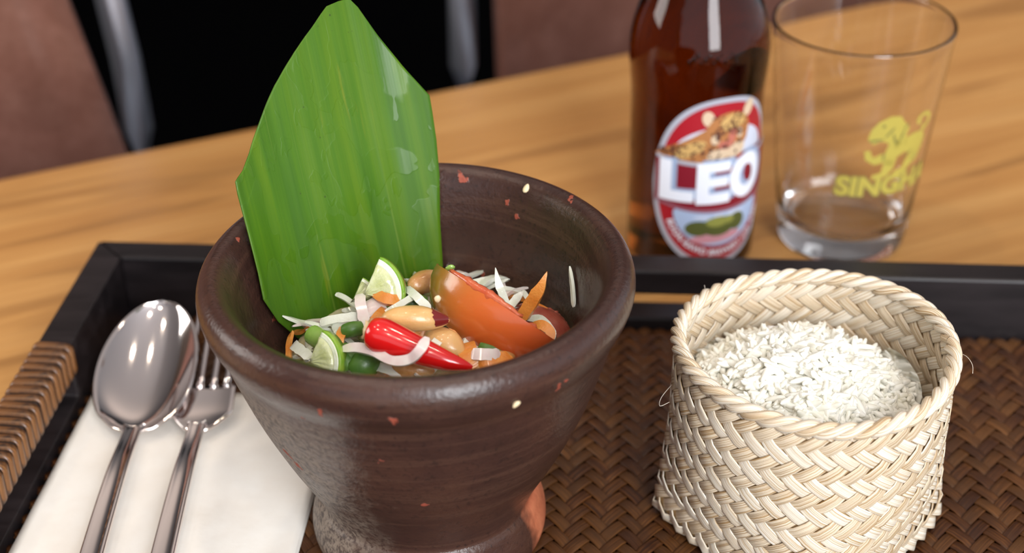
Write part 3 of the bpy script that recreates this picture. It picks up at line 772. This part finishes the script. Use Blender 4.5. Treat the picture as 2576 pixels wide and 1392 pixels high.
# --- peanuts
def nut(c, d, l, w, m, label, skin=False, seed=0):
    c = at(*c); e = at(*d); ax = (e-c); ax.z *= 1; ax.normalize()
    s = ax.cross(UPV).normalized(); u = s.cross(ax)
    def wp(q):
        k = 1 + .10*noise.noise(q*1.5+Vector((seed, 0, 0)))
        fl_ = 1-.28*max(0, q.z)**2
        return Vector((q.x*k*fl_, q.y*k*fl_, q.z*1.0))
    t = thing('peanut', c-Vector((0, 0, w*.5)), label, 'peanut', 'peanuts in the salad')
    obj('kernel', ellipsoid(c, (s*w, u*w*.92, ax*l), 24, 18, wp), m, t)
    if skin:
        v, f = [], []; n = 12
        for i in range(n+1):
            for j in range(7):
                th = math.radians(25+i*(125/n)); ph = .60 - .42*(j/6) + .10*noise.noise(Vector((i*.8, j*.7, 3)))*(1 if j in (0, 6) else .2) - .16*i/n*(j/6)
                q = Vector((math.sin(math.acos(min(.99, .40+ph*.9)))*math.cos(th), math.sin(math.acos(min(.99, .40+ph*.9)))*math.sin(th), min(.99, .40+ph*.9)))
                q = wp(q)*1.025; v.append(c + s*(w*q.x) + u*(w*.92*q.y) + ax*(l*q.z))
        for i in range(n):
            for j in range(6): f.append((i*7+j, i*7+j+1, (i+1)*7+j+1, (i+1)*7+j))
        obj('skin_patch', (v, f), M_NSK, t)
nut((1046, 803, .1105), (1126, 806, .1095), .0112, .0044, M_NUT, 'whole roasted peanut with red skin end, just above the chili', True)
nut((1118, 866, .1015), (1160, 888, .1005), .0080, .0056, M_NUT, 'round pale peanut between the chili and the tomato', seed=3)
nut((1035, 930, .0985), (1080, 934, .0985), .0078, .0036, M_NUTS, 'toasted peanut half at the bottom edge under the chili', seed=5)
nut((1245, 914, .0975), (1290, 896, .0975), .0080, .0036, M_NUTS, 'toasted peanut half at the bottom right by the rim', seed=7)
nut((1072, 708, .1015), (1110, 696, .1005), .0080, .0042, M_NUTS, 'toasted peanut half at the foot of the banana leaf', seed=9)
# --- tomato wedges
def tomato(A, B, r, half, trunc, nrm, label, skinm, fleshm, thick=1.0):
    a, b = at(*A), at(*B); ax = (b-a); hl = ax.length/2/(1-(trunc+1)/2) if trunc > -1 else ax.length/2
    ax.normalize(); c = b - ax*hl
    nn = (nrm - ax*nrm.dot(ax)).normalized(); sd = ax.cross(nn)
    t = thing('tomato_wedge', c-nn*r*.3-Vector((0, 0, .008)), label, 'tomato', 'tomato wedges in the salad')
    def rad(tt): return r*max(0.0, 1-abs(tt)**2.4)**.5
    def skin(u, w):
        tt = trunc + (1-trunc)*u; ph = (w-.5)*2*half; q = rad(tt)
        return c + ax*(hl*tt) + nn*(q*math.cos(ph) - r*.62) + sd*(q*math.sin(ph)*1.05)
    obj('skin', grid(34, 16, skin, uvfn=lambda u, w: (u, w)), skinm, t)
    # flesh: from each skin edge down to the core line, uneven
    def flesh(u, w):
        tt = trunc + (1-trunc)*u; q = rad(tt)
        k = abs(2*w-1); sg = 1 if w > .5 else -1
        core = q*(1-.80*thick)
        rr = core + (q-core)*k; ph = sg*half
        j = .0009*noise.noise(Vector((u*14, k*6, sg*2)))*math.sin(math.pi*k)
        return c + ax*(hl*tt) + nn*(rr*math.cos(ph*k**.25 if k > 0 else 0) - r*.62 - (.0002)) + sd*(rr*math.sin(ph)*1.03*(k**.4) + j*sg*4)
    obj('flesh', grid(34, 20, flesh), fleshm, t)
    sg = 1 if sd.dot(RT+UP) > 0 else -1; w_ = 1.0 if sg > 0 else 0.0
    P = [skin(.16+.60*i/22, w_) - sd*(sg*.0002) - nn*(.0014+.0010*noise.noise(Vector((i*.6, 2, 1)))) for i in range(23)]
    obj('seed_jelly', tube(P, lambda u: .0017*(.35+.65*math.sin(math.pi*u))*(1+.35*noise.noise(Vector((u*16, 5, 0)))), 10), fleshm, t)
    cap = []
    n = 16
    for i in range(n+1): cap.append(skin(0, i/n))
    for i in range(20, -1, -1): cap.append(flesh(0, i/20))
    obj('cut_end', (cap, [tuple(range(len(cap)))]), fleshm, t, smooth=False)
    return t
tc = -FW
lv = (-RT*.55 - UP*.45)
tomato((1072, 700, .1115), (1372, 896, .1000), .0178, math.radians(32), -.90, tc*.95 + lv*.85, 'large orange-red tomato wedge, skin side out, right of the peanut', M_TOM, M_TOMF)
tomato((1300, 795, .0905), (1440, 842, .0905), .013, math.radians(30), -.4, tc*.5 - lv*.9, 'small dark tomato wedge tucked against the right inner wall', M_TOMD, M_TOMD)
for (p, lab) in [((1101, 752, .1175), 'small peanut crumb on the tomato wedge skin')]:
    c = at(*p); tag(obj('peanut_crumb', ellipsoid(c, (Vector((.0011, 0, 0)), Vector((0, .0007, .0003)), Vector((0, -.0003, .0014))), 10, 7, lambda q: q*(1+.3*noise.noise(q*2))), M_CRUMB), lab, 'crumb')
c = at(1132, 674, .1165)
tag(obj('herb_scrap', ellipsoid(c, (Vector((.0016, 0, 0)), Vector((0, .0006, .0002)), Vector((.0006, 0, .0011))), 10, 7, lambda q: q*(1+.4*noise.noise(q*2.5))), M_BEANP), 'tiny pale green scrap on top of the tomato wedge', 'herb')
# --- lime
def lime(apex, mid, angle, nrm, thick, label, seed):
    a, b = at(*apex), at(*mid); d = (b-a); R = d.length; d.normalize()
    nn = (nrm - d*nrm.dot(d)).normalized(); sd = nn.cross(d)
    t = thing('lime_piece', a-Vector((0, 0, .003)), label, 'lime', 'lime pieces in the salad')
    def sector(r0, r1, dn, bulge, rag):
        n, k = 20, 4; v, f = [], []
        for side in (1, -1):
            for j in range(k+1):
                for i in range(n+1):
                    th = (i/n-.5)*angle; rr = r0+(r1-r0)*j/k
                    if rag and j == 0: rr += R*.22*noise.noise(Vector((i*.7, seed, 1)))
                    e = bulge*noise.noise(Vector((i*.55, j*1.1, seed+side))) if 0 < j < k else 0
                    v.append(a + d*(rr*math.cos(th)) + sd*(rr*math.sin(th)) + nn*(side*(thick/2+dn) + e*side))
        m = (n+1)*(k+1)
        for s in (0, 1):
            for j in range(k):
                for i in range(n):
                    q = s*m+j*(n+1)+i; g_ = (q, q+1, q+n+2, q+n+1); f.append(g_ if s else g_[::-1])
        def wall(ix):
            for x, y in zip(ix[:-1], ix[1:]): f.append((x, y, y+m, x+m))
        wall(list(range(n+1))); wall([k*(n+1)+i for i in range(n, -1, -1)])
        wall([j*(n+1)+n for j in range(k+1)]); wall([j*(n+1) for j in range(k, -1, -1)])
        return v, f
    obj('pulp', sector(R*.06, R*.80, .0004, .0009, True), M_PULP, t)
    obj('pith', sector(R*.80, R*.945, 0, .0002, False), M_PITH, t)
    o = obj('rind', sector(R*.945, R, -.0002, 0, False), M_RIND, t)
lime((922, 740, .1055), (1008, 692, .1125), math.radians(76), tc*1.0 + RT*.05 + UP*.1, .0045, 'lime slice with green rind against the foot of the banana leaf', 3)
lime((790, 912, .0985), (860, 880, .1045), math.radians(88), tc*.9 - RT*.25 + UP*.1, .0050, 'lime wedge at the front left of the salad, nearest the rim', 8)
lime((888, 756, .1015), (936, 722, .1035), math.radians(60), tc*1.0 - RT*.1, .0040, 'torn lime pulp scrap left of the lime slice', 12)
# --- fillers: fine shreds all alike
protos = []
for k in range(7):
    L = rng.uniform(.011, .021); bend = rng.uniform(-.5, .5)
    P = spline([Vector((math.sin(bend*(i-1.5))*L*.12, (i-1.5)/3*L, .0014*math.sin(i*1.3+k))) for i in range(4)], 4)
    protos.append(strip(P, rng.uniform(.0018, .0032), rng.uniform(.0011, .0017), Vector((0, 0, 1)), k*1.7, 1.5))
def scatter(n, m, name, label, cat, group, zoff, rmax):
    ms = [mesh_of(name, p[0], p[1], m, p[2]) for p in protos]
    for i in range(n):
        r = rmax*math.sqrt(rng.random()); a = rng.uniform(0, 2*math.pi)
        x, y = MC.x+r*math.cos(a), MC.y+r*math.sin(a)
        if (Vector((x, y, .1))-LL).dot(LN) < .012: continue
        o = bpy.data.objects.new(name, ms[i % len(ms)]); link(o)
        o.location = (x, y, T + heap_z(x, y) + zoff + rng.uniform(-.0015, .0022))
        o.rotation_euler = (rng.gauss(0, .28), rng.gauss(0, .35), rng.uniform(0, 6.3)); tag(o, label, cat, group)
scatter(120, M_PAP, 'papaya_shred', 'fine pale papaya shred in the tangle below the larger pieces', 'papaya', 'fine papaya shreds', .0005, .047)
scatter(26, M_CAR, 'carrot_shred', 'fine carrot shred in the tangle below the larger pieces', 'carrot', 'fine carrot shreds', .0008, .045)
scatter(20, M_ONI, 'shallot_strip', 'fine pink shallot strip in the tangle below the larger pieces', 'shallot', 'fine shallot strips', .0010, .045)

# ------------------------------------------------------------------ bamboo rice basket
BC = Vector((.1045, .4315, 0)); BZ = FZ + .0012; BH = .0715; BYAW = math.radians(-3.3)
def basket_pt(u, v, off=0.0):
    ph = 2*math.pi*u
    vv = max(0.0, v); k = min(1, vv/.80); k = k*k*(3-2*k)
    p = 1.25 + (2-1.25)*k
    R = .0535 + (.0482-.0535)*min(1, vv/.55) + (.0470-.0482)*max(0, (vv-.55)/.45)
    if v < 0: R *= 1 - .16*(-v/.08)**1.6
    r = R/((abs(math.cos(ph))**p + abs(math.sin(ph))**p)**(1/p))
    r = r*(1-.02*(1-k)) + off
    z = BZ + .0035 + BH*vv if v >= 0 else BZ + .0035*math.sqrt(max(0, 1-(v/.08)**2))
    z += .0016*math.sin(2*ph+.9)*k
    return BC + Vector((r*math.cos(ph+BYAW), r*math.sin(ph+BYAW), z))
bk = thing('bamboo_rice_basket', (BC.x, BC.y, BZ), 'pale woven bamboo basket with a braided rim holding sticky rice', 'basket')
NB, MR = 40, 12.0
def basket():
    obj('inner_core', grid(120, 20, lambda a, b: basket_pt(a, -.08+1.08*b), True), M_BAMC, bk)
    bot = [basket_pt(i/80, -.08) + Vector((0, 0, .0003)) for i in range(80)]
    obj('bottom', (bot, [tuple(range(80))]), M_BAMC, bk)
    amp = .00078; vmax = 1.0
    for fam in (0, 1):
        sg = 1 if fam == 0 else -1
        for i in range(NB):
            # strip: NB*u + sg*MR*v = i ; crossing index along it: j = NB*u - sg*MR*v = i - 2*sg*MR*v
            P, Nn = [], []
            d = -1.0
            while d <= 2*MR*vmax+.01:
                v = d/(2*MR); u = (i - sg*MR*v)/NB
                j = d
                def over(jj): return 1 if (jj % 4 < 2) == (fam == 0) else -1
                h = over(int(j)) if abs(j-round(j)) < .01 else (over(math.floor(j))+over(math.ceil(j)))/2
                p = basket_pt(u, v, amp*h)
                P.append(p); q = basket_pt(u, v, .01) - basket_pt(u, v, 0); Nn.append(q.normalized()); d += .5
            px = 2*math.pi*.050/NB; pz = BH/MR
            w = px*pz/math.hypot(px, pz)
            obj('bamboo_strip', ribbon(P, w*.985, .00042, Nn, .0), M_BAMA if fam == 0 else M_BAMB, bk)
basket()
def rim():
    for k in range(3):
        P = []; n = 42*8
        for i in range(n):
            u = i/n; a = 2*math.pi*(u*16 + k/3)
            c = basket_pt(u, 1.0); rd = (basket_pt(u, 1, .01)-c).normalized()
            P.append(c + rd*(.00145*math.cos(a)) + Vector((0, 0, .0012 + .00175*math.sin(a))))
        v, f, uv = tube(P + [P[0]], .00150, 8, flat=1.0, cap=False)
        uv = [(x*2, y) for x, y in uv]
        obj('braided_rim_strand', (v, f, uv), M_BAMA if k != 1 else M_BAMB, bk)
    for P in ([(2402, 886, .0825), (2430, 896, .0845), (2446, 918, .0840), (2447, 940, .0835)], [(1690, 968, .0705), (1664, 1000, .069), (1660, 1022, .068), (1684, 1012, .068)], [(1780, 752, .0815), (1775, 732, .0840), (1772, 718, .0860)]):
        obj('stray_fibre', tube(spline(pts(*P), 4), .00010, 5), M_FIBRE, bk)
rim()
# sticky rice: thousands of grains, nobody could count them
def rice():
    n1, m1 = 7, 5; gv, gf = [], []
    for j in range(m1+1):
        for i in range(n1):
            t = i/n1*2*math.pi; p = (j/m1-.5)*math.pi
            gv.append(Vector((math.cos(p)**.8*math.cos(t), math.cos(p)**.8*math.sin(t), math.sin(p))))
    for j in range(m1):
        for i in range(n1): gf.append((j*n1+i, j*n1+(i+1) % n1, (j+1)*n1+(i+1) % n1, (j+1)*n1+i))
    rc = Vector((BC.x-.003, BC.y+.002)); R = .0385
    def top(x, y):
        dx, dy = x-rc.x, y-rc.y; q = (dx*dx+dy*dy)/(R*R)
        return .0628 + .0150*(1-q)**1.0 + .0042*noise.noise(Vector((x*85, y*85, .4))) + .0018*noise.noise(Vector((x*210, y*210, 5.)))
    v, f = [], []
    def dome(a, b):
        r = R*1.08*b; x, y = rc.x+r*math.cos(a*6.2832), rc.y+r*math.sin(a*6.2832)
        return (x, y, (top(x, y) if b < .97 else .045)-.0004)
    dv, df, _ = grid(64, 30, lambda a, b: dome(1-a, b), True); v += dv; f += df
    for i in range(2000):
        r = R*1.04*math.sqrt(rng.random()); a = rng.uniform(0, 6.2832); x, y = rc.x+r*math.cos(a), rc.y+r*math.sin(a)
        z = top(x, y) + rng.uniform(-.0014, .0016)
        L, w = rng.uniform(.0037, .0051), rng.uniform(.00105, .00140)
        az = rng.uniform(0, 6.2832); el = rng.gauss(0, .42)
        ax = Vector((math.cos(az)*math.cos(el), math.sin(az)*math.cos(el), math.sin(el)))
        s = ax.orthogonal().normalized(); u = ax.cross(s); b0 = len(v); bd = rng.uniform(-.00045, .00045)
        for q in gv: v.append(Vector((x, y, z)) + ax*(L*q.z) + s*(w*q.x + bd*(1-q.z*q.z)) + u*(w*.85*q.y))
        f += [tuple(b0+i_ for i_ in g_) for g_ in gf]
    tag(obj('sticky_rice', (v, f), M_RICE), 'mound of glossy white sticky rice filling the bamboo basket', 'rice', kind='stuff')
    def film(a, b):
        t = math.radians(-75 + 330*a); k = .5+.5*math.cos(t-.05); wv = noise.noise(Vector((math.cos(t)*3, math.sin(t)*3, b*2)))
        r = .0368 + .0052*b + .0012*wv; z = .0540 + (.0095+.0050*max(0, math.cos(t)))*b + .0012*noise.noise(Vector((a*30, b, 1)))
        return (rc.x+r*math.cos(t), rc.y+r*math.sin(t), z)
    tag(obj('plastic_rice_bag', grid(140, 8, film), M_FILM), 'clear plastic bag edge round the rice inside the bamboo basket', 'bag')
rice()

# ------------------------------------------------------------------ printed shapes wrapped round bottle and glass
def wrap(polys, Rf, c, az0, off, step=.0012):
    """polys: outlines in metres (s to the right, z up) bent round the axis at c; az0: bearing of s = 0"""
    bm = bmesh.new()
    for p in polys:
        try: bm.faces.new([bm.verts.new((x, y, 0)) for x, y in p])
        except ValueError: pass
    bmesh.ops.triangulate(bm, faces=bm.faces[:])
    xs = [q.co.x for q in bm.verts]; x = min(xs)+step
    while x < max(xs):
        bmesh.ops.bisect_plane(bm, geom=bm.verts[:]+bm.edges[:]+bm.faces[:], plane_co=(x, 0, 0), plane_no=(1, 0, 0)); x += step
    ys = [q.co.y for q in bm.verts]; y = min(ys)+.003
    while y < max(ys):
        bmesh.ops.bisect_plane(bm, geom=bm.verts[:]+bm.edges[:]+bm.faces[:], plane_co=(0, y, 0), plane_no=(0, 1, 0)); y += .003
    bm.verts.index_update(); v = []
    for q in bm.verts:
        s, z = q.co.x, q.co.y; R = Rf(z); a = az0 + s/R
        v.append(Vector((c.x+(R+off)*math.cos(a), c.y+(R+off)*math.sin(a), z)))
    f = [tuple(q.index for q in s.verts) for s in bm.faces]; bm.free()
    return v, f
def ell(cx, cy, a, b, n=28, rot=0.0):
    c, s = math.cos(rot), math.sin(rot)
    return [(cx+a*math.cos(t)*c-b*math.sin(t)*s, cy+a*math.cos(t)*s+b*math.sin(t)*c) for t in [2*math.pi*i/n for i in range(n)]]
def mm(l): return [(x*.001, y*.001) for x, y in l]
def ringq(cx, cy, a, b, a2, b2, n=36, rot=0.0):
    o, i = ell(cx, cy, a, b, n, rot), ell(cx, cy, a2, b2, n, rot)
    return [[o[k], o[(k+1) % n], i[(k+1) % n], i[k]] for k in range(n)]
def text_polys(txt, size, bold=.0, spacing=1.0):
    cu = bpy.data.curves.new('t', 'FONT'); cu.body = txt; cu.size = size; cu.offset = bold; cu.space_character = spacing; cu.align_x = 'CENTER'
    cu.resolution_u = 4
    ob = bpy.data.objects.new('t', cu); link(ob); dg = bpy.context.evaluated_depsgraph_get()
    me = bpy.data.meshes.new_from_object(ob.evaluated_get(dg)); V = [(q.co.x, q.co.y) for q in me.vertices]
    out = [[V[i] for i in p.vertices] for p in me.polygons]
    bpy.data.objects.remove(ob); bpy.data.curves.remove(cu); bpy.data.meshes.remove(me); return out

# ------------------------------------------------------------------ beer bottle
OC = Vector((.0875, .6400, 0))
BP = [(0, .001), (.022, .0005), (.0285, .0015), (.0305, .005), (.0307, .012), (.0306, .060), (.0307, .086), (.0315, .097), (.0322, .106), (.0319, .1130), (.0306, .1205), (.0280, .1290), (.0243, .1380), (.0208, .1480), (.0180, .1600), (.0157, .178), (.0140, .205), (.0134, .222), (.0134, .228), (.0142, .230), (.0142, .236), (.0128, .2385), (.0095, .2385)]
bt = thing('beer_bottle', OC, 'brown glass beer bottle with red LEO label behind the tray', 'bottle')
obj('body', lathe(smooth_prof(BP, 5), OC, 96), M_AMBER, bt)
AZ0 = math.radians(-90+18)
LZ = .052
BPD = smooth_prof(BP, 5)
def bottle_r(z):
    for (r0, z0), (r1, z1) in zip(BPD[:-1], BPD[1:]):
        if z0 <= z <= z1 and z1 > z0 and r0 > .01: return r0 + (r1-r0)*(z-z0)/(z1-z0) + .00012
    return .0308
def lab(name, polys, m, off, parent, par_label=None):
    if name.startswith('leopard'): polys = [[(x-5.5, y-.5) for x, y in p] for p in polys]
    if name.startswith('letter'): polys = [[((x+28)*.90-29.0, y*1.10+2.4) for x, y in p] for p in polys]
    if name.startswith('landscape_'): polys = [[(x-3.5, y+1.5) for x, y in p] for p in polys]
    o = obj(name, wrap([[(x*.001, LZ+y*.001) for x, y in p] for p in polys], bottle_r, OC, AZ0, off*.00009), m, parent, smooth=False)
    if par_label: o['label'] = par_label
    return o
def egg(k=0.0, n=72):
    out = []
    for i in range(n):
        t = 2*math.pi*i/n; c, s = math.cos(t), math.sin(t)
        w, h = 33-k, 43.5-k
        x = w*math.copysign(abs(c)**.86, c); y = h*math.copysign(abs(s)**.86, s)
        x *= 1-.08*(y/h) if y > 0 else 1-.06*(y/h)**2
        out.append((x, y))
    return out
L0 = lab('label', [egg()], M_L['silver'], 1, bt, 'oval red label reading LEO with a leopard')
lab('label_field', [egg(2.6)], M_L['red'], 2, L0)
E0 = egg(2.6)
def arc_y(x, y0, sag): return y0 + sag*(x/30)**2
lab('label_arch', [[(-24, 14.5)] + [(24*math.cos(t), 13.5+16*math.sin(t)) for t in [math.pi*(1-i/24) for i in range(25)]] + [(24, 14.5)]], M_L['grey'], 3, L0)
# leopard
fur = [(-27, 14), (-22, 18), (-15, 21.5), (-9, 25), (-3, 29), (4, 33), (10, 34), (15, 32), (18, 27), (18, 22), (15, 17), (12, 13.5), (0, 11), (-14, 12)]
lab('leopard_body', [fur], M_L['fur'], 4, L0)
lab('leopard_ear', [ell(-2.5, 34.0, 2.8, 4.0, 24, .3)], M_L['cream'], 5, L0)
lab('leopard_ear', [ell(17.5, 36.5, 2.7, 4.4, 24, -.35)], M_L['cream'], 5, L0)
lab('leopard_head', [ell(7.5, 27.0, 11.0, 9.5, 32, .15)], M_L['fur'], 6, L0)
lab('leopard_brow', [ell(9.5, 31.5, 6.5, 4.2, 28, .2), ell(-10, 18.5, 8, 3.2, 28, .5)], M_L['fur2'], 7, L0)
lab('leopard_muzzle', [ell(3, 15.8, 5.5, 3.0, 24, .2), ell(11.5, 17.0, 5.0, 3.6, 24, .5), ell(1.0, 23.5, 2.0, 2.4, 24), ell(13.2, 25.0, 1.5, 2.4, 24)], M_L['cream'], 8, L0)
lab('leopard_nose', [ell(5.8, 20.5, 3.4, 2.2, 20), ell(9, 24, 2.0, 4.4, 20, -.2)], M_L['rose'], 9, L0)
rs = random.Random(3); sp = [ell(2.2, 24.2, 1.1, 1.2, 12), ell(12.6, 25.6, 1.0, 1.2, 12), ell(5.8, 19.6, 2.0, .8, 12)]
for k in range(80):
    x = rs.uniform(-24, 14); y = 12.5 + rs.uniform(0, 1)*(5+ (x+26)*.33)
    sp.append(ell(x, y, rs.uniform(.5, 1.1), rs.uniform(.3, .7), 8, rs.uniform(0, 3)))
for k in range(34):
    x = rs.uniform(-2, 16); y = rs.uniform(25, 36); sp.append(ell(x, y, rs.uniform(.5, 1.2), .5, 8, rs.uniform(0, 3)))
o = lab('leopard_spots', sp, M_L['spot'], 10, L0); o['kind'] = 'stuff'
# band with the name
top = [(x, arc_y(x, 10.2, 2.6)) for x in range(-31, 32, 2)]; bot_ = [(x, arc_y(x, -14.0, 4.2)) for x in range(31, -32, -2)]
lab('name_band', [top+bot_], M_L['redd'], 11, L0)
lab('band_line', [[(x, arc_y(x, 11.6, 2.6)) for x in range(-31, 32, 2)] + [(x, arc_y(x, 9.6, 2.6)) for x in range(31, -32, -2)]], M_L['silver'], 12, L0)
lab('band_line', [[(x, arc_y(x, -13.0, 4.2)) for x in range(-31, 32, 2)] + [(x, arc_y(x, -14.4, 4.2)) for x in range(31, -32, -2)]], M_L['mauve'], 12, L0)
def rect(x0, y0, x1, y1): return [(x0, y0), (x1, y0), (x1, y1), (x0, y1)]
def letters(dx, dy):
    Lp = [rect(-28+dx, -10+dy, -21.5+dx, 9+dy), rect(-21.5+dx, -10+dy, -10.2+dx, -5+dy)]
    Ep = [rect(-9+dx, -11+dy, -2.6+dx, 8.4+dy), rect(-2.6+dx, -11+dy, 8.6+dx, -6.2+dy), rect(-2.6+dx, -3+dy, 7.2+dx, 1.2+dy), rect(-2.6+dx, 4+dy, 8.2+dx, 8.4+dy)]
    Op = ringq(18.6+dx, -.6+dy, 10.6, 10.4, 4.6, 5.0, 40)
    return Lp, Ep, Op
for k, (n_, ps) in enumerate(zip('leo', letters(2.6, 1.3))): lab('letter_shade', ps, M_L['shade'], 13, L0)
for n_, ps in zip(('letter_l', 'letter_e', 'letter_o'), letters(0, 0)): lab(n_, ps, M_L['white'], 14, L0)
# landscape
sc = [(x, arc_y(x, -14.6, 4.2)) for x in range(-21, 23, 2)] + [(22*math.cos(t), -12+20.5*math.sin(t)) for t in [-math.pi*(i/26) for i in range(1, 26)]]
lab('landscape', [sc], M_L['sky'], 13, L0)
lab('landscape_water', [ell(2, -29.5, 12.5, 2.6, 28, .05)], M_L['pink'], 14, L0)
lab('landscape_trees', [ell(-6.5, -24, 6.2, 4.0), ell(3, -23.4, 8.0, 5.2), ell(12, -22.6, 4.4, 4.6)], M_L['tree'], 15, L0)
lab('landscape_foliage', [ell(2, -21.0, 5.2, 2.6), ell(7.5, -20.6, 3.0, 2.0)], M_L['tree2'], 16, L0)
lab('landscape_clouds', [ell(-5, -18.2, 4, .7, 16), ell(3, -17.8, 3.2, .6, 16), ell(11, -17.6, 4.5, .8, 16)], M_L['grey'], 14, L0)
tx = text_polys('BOON RAWD BREWERY CO., LTD.', 4.4, .10, 1.05)
bent = []
for p in tx:
    q = []
    for x, y in p:
        t = -math.pi/2 + x/25.5*.86; r = 1.0
        q.append(((26.8-y)*math.cos(t)*.98, -9.0+(28.6-y)*math.sin(t)))
    bent.append(q)
o = lab('small_lettering', bent, M_L['white'], 14, L0); o['kind'] = 'stuff'
# raised maker's marks moulded into the shoulder glass
def shoulder_r(z):
    for (r0, z0), (r1, z1) in zip(BP[5:-1], BP[6:]):
        if z0 <= z <= z1: return r0+(r1-r0)*(z-z0)/(z1-z0)
    return .03
rs = random.Random(5)
for k in range(13):
    a = math.radians(-90+4+ (k-6)*3.2); z = .1130 + .0016*(k % 3) ; r = shoulder_r(z) + .0001
    n_ = Vector((math.cos(a), math.sin(a), .1)).normalized(); s_ = Vector((-math.sin(a), math.cos(a), 0))
    obj('moulded_mark', ellipsoid(Vector((OC.x+r*math.cos(a), OC.y+r*math.sin(a), z)), (s_*rs.uniform(.0004, .0009), Vector((0, 0, 1))*rs.uniform(.0008, .0017), n_*.0005), 10, 8), M_AMBER, bt)

# ------------------------------------------------------------------ drinking glass
GC = Vector((.1640, .6500, 0)); GH = .1150
def gr(z): return .0308 + (.0420-.0308)*(z/GH)**.95
GP = [(0, .0006), (.026, .0004), (.0295, .0012), (.0308, .0035), (gr(.012), .012), (gr(.03), .03), (gr(.06), .06), (gr(.09), .09), (gr(.110), .110), (gr(.1138), .1138), (gr(.115)-.0008, .1150), (gr(.1138)-.0017, .1140), (gr(.110)-.0017, .110), (gr(.09)-.0018, .09), (gr(.06)-.0020, .06), (gr(.03)-.0024, .03), (gr(.016)-.0034, .0175), (.0235, .0125), (.012, .0108), (0, .0105)]
gt = thing('drinking_glass', GC, 'empty clear tapered glass with yellow SINGHA print beside the bottle', 'glass')
obj('body', lathe(smooth_prof(GP, 5), GC, 96), M_GLASS, gt)
GA = math.radians(-90+20)
def gp(name, polys, m, off, zc):
    return obj(name, wrap([[(x*.001, zc+y*.001) for x, y in p] for p in polys], gr, GC, GA, .00006*off), m, gt, smooth=False)
# lion emblem
mane = [(-15, 5), (-14, 10), (-11, 14), (-6, 16.5), (-1, 16), (2, 12), (5, 9), (4, 5), (5, 1), (1, -2), (-3, 0), (-6, 3), (-9, 3.5), (-12, 2)]
body = [(-4, 3), (2, 3), (8, 5), (14, 5), (17, 1), (16, -5), (13, -8), (9, -6), (5, -4), (1, -6), (-1, -10), (-5, -10), (-6, -4)]
foreleg = [(-5, -6), (1, -6), (0, -12), (-3, -16), (-10, -17), (-10, -14.6), (-6, -13.5)]
paw = [(-7, -3), (-11, -5), (-13, -1), (-15.5, -1.5), (-14.5, -6), (-10, -9), (-5, -8)]
hind = [(9, -5), (16, -4), (14, -10), (9, -13), (6, -16), (0, -16), (1, -13.5), (5, -12.5), (6, -9)]
gp('lion_emblem', [mane, body, foreleg, paw, hind], M_PRINT, 1, .0675)
tail = []
for i in range(20):
    t = i/20; a = -1.2+t*5.2; r = 6.0-4.0*t; a2 = -1.2+(i+1)/20*5.2; r2 = 6.0-4.0*(i+1)/20
    tail.append([(15+(r+1.2)*math.cos(a)-2, 10.5+(r*.8+1.0)*math.sin(a)), (15+(r2+1.2)*math.cos(a2)-2, 10.5+(r2*.8+1.0)*math.sin(a2)), (15+(r2-1.2)*math.cos(a2)-2, 10.5+(r2*.8-1.0)*math.sin(a2)), (15+(r-1.2)*math.cos(a)-2, 10.5+(r*.8-1.0)*math.sin(a))])
gp('lion_tail', tail + [[(13, 5), (16, 4), (16, 7), (14, 8)]], M_PRINT, 1, .0675)
dl = [ell(-11, 4.2, 3.6, .7, 12, .1), ell(-5, 8, 3.5, .6, 12, .9), ell(-2, 4, .6, 3.4, 12, .4), ell(-8.5, 11.5, .9, .9, 10), ell(1.5, 5.5, .6, 3.2, 12, -.3), ell(-6, -5, .6, 2.2, 12), ell(7, -5.5, 3.0, .5, 12, .5), ell(11.5, -8.6, .5, 2.6, 12, -.8), ell(3, 10, .5, 2.0, 10, -.8)]
gp('lion_lines', dl, M_PRINT_D, 2, .0675)
gp('lettering', text_polys('SINGHA', 14.0, .55, 1.02), M_PRINT, 1, .0420)
gp('lettering_outline', text_polys('SINGHA', 14.0, 1.05, 1.02), M_PRINT_D, .3, .0420)
